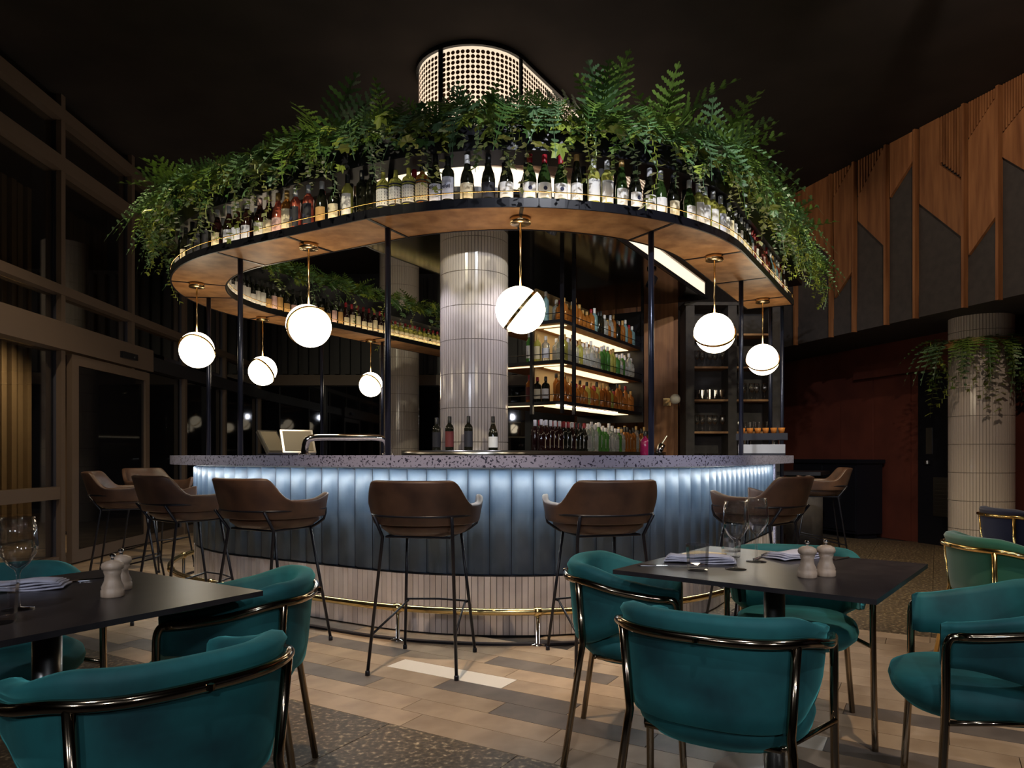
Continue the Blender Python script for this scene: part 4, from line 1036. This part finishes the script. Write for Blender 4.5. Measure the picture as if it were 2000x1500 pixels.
screen(-1.44, 4.86, math.radians(28), 'tilted pale till screen left of the chrome tap arch', .22)
screen(-1.63, 4.98, math.radians(55), 'smaller till screen turned sideways at far left of the worktop', .16)
cm = thing('coffee_machine', 'steel coffee machine with a row of amber cups on top', 'coffee machine', (2.3, 6.6, zc), math.radians(-20))
obj('body', box(-.2, .2, -.14, .14, .02, .1), 'steel', cm); obj('hood', box(-.22, .22, -.15, .15, .14, .2), 'black', cm); obj('drip_tray', box(-.2, .2, -.2, .1, 0, .02), 'black', cm)
for x in (-.12, .12): obj('group_head', lathe([(.03, .1), (.03, .14)], 14, x, -.05), 'chrome', cm)
cup = mesh('cup', lathe([(0, 0), (.022, 0), (.03, .05), (.028, .05), (.02, .006), (0, .006)], 14), True); cup.materials.append(M['gamber'])
Rm = Matrix.Translation(cm.location) @ Matrix.Rotation(math.radians(-20), 4, 'Z')
for i in range(6):
    o = obj('amber_cup', cup, None); o.location = Rm @ Vector((-.17 + .068 * i, -.08, .2)); tag(o, '%s amber glass cup from the left on top of the coffee machine' % ordn(i + 1), 'cup', 'amber cups on the coffee machine')
t = bottle('squat', 'gpink', None, 'cblack', (1.6, 6.25, 1.0), 0, 'magenta squat bottle behind the right part of the worktop', None); t.location = W(-2.35, 6.4, 1.012 + .07)
sh = thing('utensil_shelf', 'low black service shelf behind the right part of the worktop', 'shelf', W(-2.35, 6.5)); sh.rotation_euler.z = BARANG
obj('board', box(-.6, .6, -.12, .12, 1.05, 1.08), 'black', sh)
for x in (-.5, .5): obj('leg', box(x - .02, x + .02, -.1, .1, 0, 1.05), 'black', sh)
sc = thing('ice_scoop', 'steel scoop leaning upright behind the worktop beside the magenta bottle', 'scoop', W(-2.3, 6.62, 1.1), .4)
obj('scoop_bowl', lathe([(.0, .0), (.03, .01), (.034, .1), (.03, .1), (.026, .014), (0, .006)], 14), 'chrome', sc, True).rotation_euler = (0, math.radians(28), 0)
obj('scoop_handle', tube([(.04, 0, .09), (.1, 0, .17)], .008, 8), 'steel', sc)
# glassware cabinet
gc = thing('glassware_cabinet', 'tall grey open cabinet of glassware behind the bar at right', 'cabinet', (0, 9.3, 0))
for x0, x1 in ((2.22, 2.33), (2.76, 2.87), (3.3, 3.46)): obj('upright', box(x0, x1, -.15, .15, 0, 3.0), 'greypanel', gc)
obj('back_board', box(2.22, 3.46, .15, .17, 0, 3.0), 'greypanel', gc); obj('top_board', box(2.2, 3.48, -.16, .17, 3.0, 3.04), 'greypanel', gc)
CZ = (.98, 1.39, 1.80, 2.22, 2.64)
for z in CZ:
    for x0, x1 in ((2.33, 2.76), (2.87, 3.3)): obj('shelf', box(x0, x1, -.15, .15, z - .025, z), 'oak', gc)
for q, z in enumerate(CZ[:4]):
    for b, x0 in enumerate((2.37, 2.91)):
        for i in range(5):
            o = obj('stored_glass', WGM if (q + b) % 2 else TGM, None); o.location = (x0 + .008 + .083 * i, 9.22 + .06 * (i % 2), z + .0006); o.scale = (.95, .95, .95 if (q + b) % 2 else 1.5)
            tag(o, '%s glass from left, %s shelf up, %s bay of the grey cabinet' % (ordn(i + 1), ordn(q + 1), 'left' if b == 0 else 'right'), 'glass', 'glasses stored in the grey cabinet')

# ================================================================ LAMPS
def spot(x, y, tgt, power, col, cone, z=ZC, name='ceiling_fill_spotlight', lab=None):
    o = thing(name, lab or 'small black ceiling spotlight added as fill above the front of the room', 'spotlight', (x, y, z), 0, 'added ceiling fill spotlights' if not lab else None)
    d = (Vector(tgt) - Vector((x, y, z - .14))).normalized(); q = d.to_track_quat('-Z', 'Y').to_matrix().to_4x4()
    obj('mount', lathe([(.05, -.02), (.05, 0)], 16), 'black', o); obj('stem', lathe([(.008, -.1), (.008, -.02)], 8), 'black', o)
    h = obj('head', lathe([(.045, -.06), (.045, .06), (.02, .07), (0, .07)], 18, cap=False), 'black', o, True); h.matrix_local = Matrix.Translation((0, 0, -.14)) @ q
    ld = bpy.data.lights.new('spot', 'SPOT'); ld.energy = power; ld.color = col; ld.spot_size = math.radians(cone); ld.spot_blend = .6; ld.shadow_soft_size = .04
    l = bpy.data.objects.new('spot_beam', ld); C.objects.link(l); l.parent = o; l.matrix_local = Matrix.Translation((0, 0, -.14)) @ q @ Matrix.Translation((0, 0, -.07))
for (x, y), tgt, p, col, cone in FILL_SPOTS: spot(x, y, tgt, p, col, cone)  # added fill spotlights, all above the frame
for x, z, tgt, p in ((-2.2, 2.5, (-.9, 2.2, .7), 75), (2.0, 2.5, (.8, 2.4, .7), 75), (0.0, 2.7, (0, 4.3, 1.0), 80)):  # lamps added for frontal fill on chairs, stools and bar front
    o = thing('wall_fill_spotlight', 'black wall spotlight added as fill light behind the viewer', 'spotlight', (x, -2.5, z), 0, 'added fill spotlights behind the viewer')
    d = (Vector(tgt) - Vector((x, -2.3, z))).normalized(); q = d.to_track_quat('-Z', 'Y').to_matrix().to_4x4()
    obj('wall_plate', box(-.06, .06, 0, .02, -.1, .1), 'black', o); obj('arm', tube([(0, .02, 0), (0, .2, 0)], .012, 8), 'black', o)
    h = obj('head', lathe([(.12, -.08), (.12, .06), (.05, .09), (0, .09)], 20, cap=False), 'black', o, True); h.matrix_local = Matrix.Translation((0, .22, 0)) @ q
    ld = bpy.data.lights.new('spot', 'SPOT'); ld.energy = p; ld.color = (.84, .88, 1.0); ld.spot_size = math.radians(62); ld.spot_blend = .7; ld.shadow_soft_size = .1
    l = bpy.data.objects.new('wall_fill_beam', ld); C.objects.link(l); l.parent = o; l.matrix_local = Matrix.Translation((0, .22, 0)) @ q @ Matrix.Translation((0, 0, -.09))
# small spots under the hood lighting the column and the back bar
v = W(NB + .95, 5.2); spot(v.x, v.y, (COLP.x + .1, COLP.y, 1.7), 28, (.86, .84, 1.0), 60, 3.09, 'hood_spotlight', 'small hood spotlight at the front, lighting the tiled column')
v = W(NB - .4, 4.6); spot(v.x, v.y, (COLP.x, COLP.y, 1.5), 22, (.86, .84, 1.0), 60, 3.09, 'hood_spotlight', 'small hood spotlight at the left, lighting the tiled column')
v = W(NB + 1.0, 7.4); spot(v.x, v.y, (.7, 7.4, 1.2), 10, (1, .9, .72), 60, 3.09, 'hood_spotlight', 'small hood spotlight over the back bar bottles')
# lamp added outside to brighten the slat screen
ol = thing('added_outdoor_light', 'warm lamp added outdoors to brighten the slat screen', 'lamp', (-5.0, 8.2, 2.5))
obj('housing', box(-.08, .08, -.05, .05, .0, .06), 'black', ol)
ld = bpy.data.lights.new('outdoor', 'SPOT'); ld.energy = 70; ld.color = (1, .78, .45); ld.spot_size = math.radians(110); ld.spot_blend = .8
l = bpy.data.objects.new('outdoor_beam', ld); C.objects.link(l); l.parent = ol; l.location = (0, 0, -.02); l.rotation_euler = (0, math.radians(35), 0)
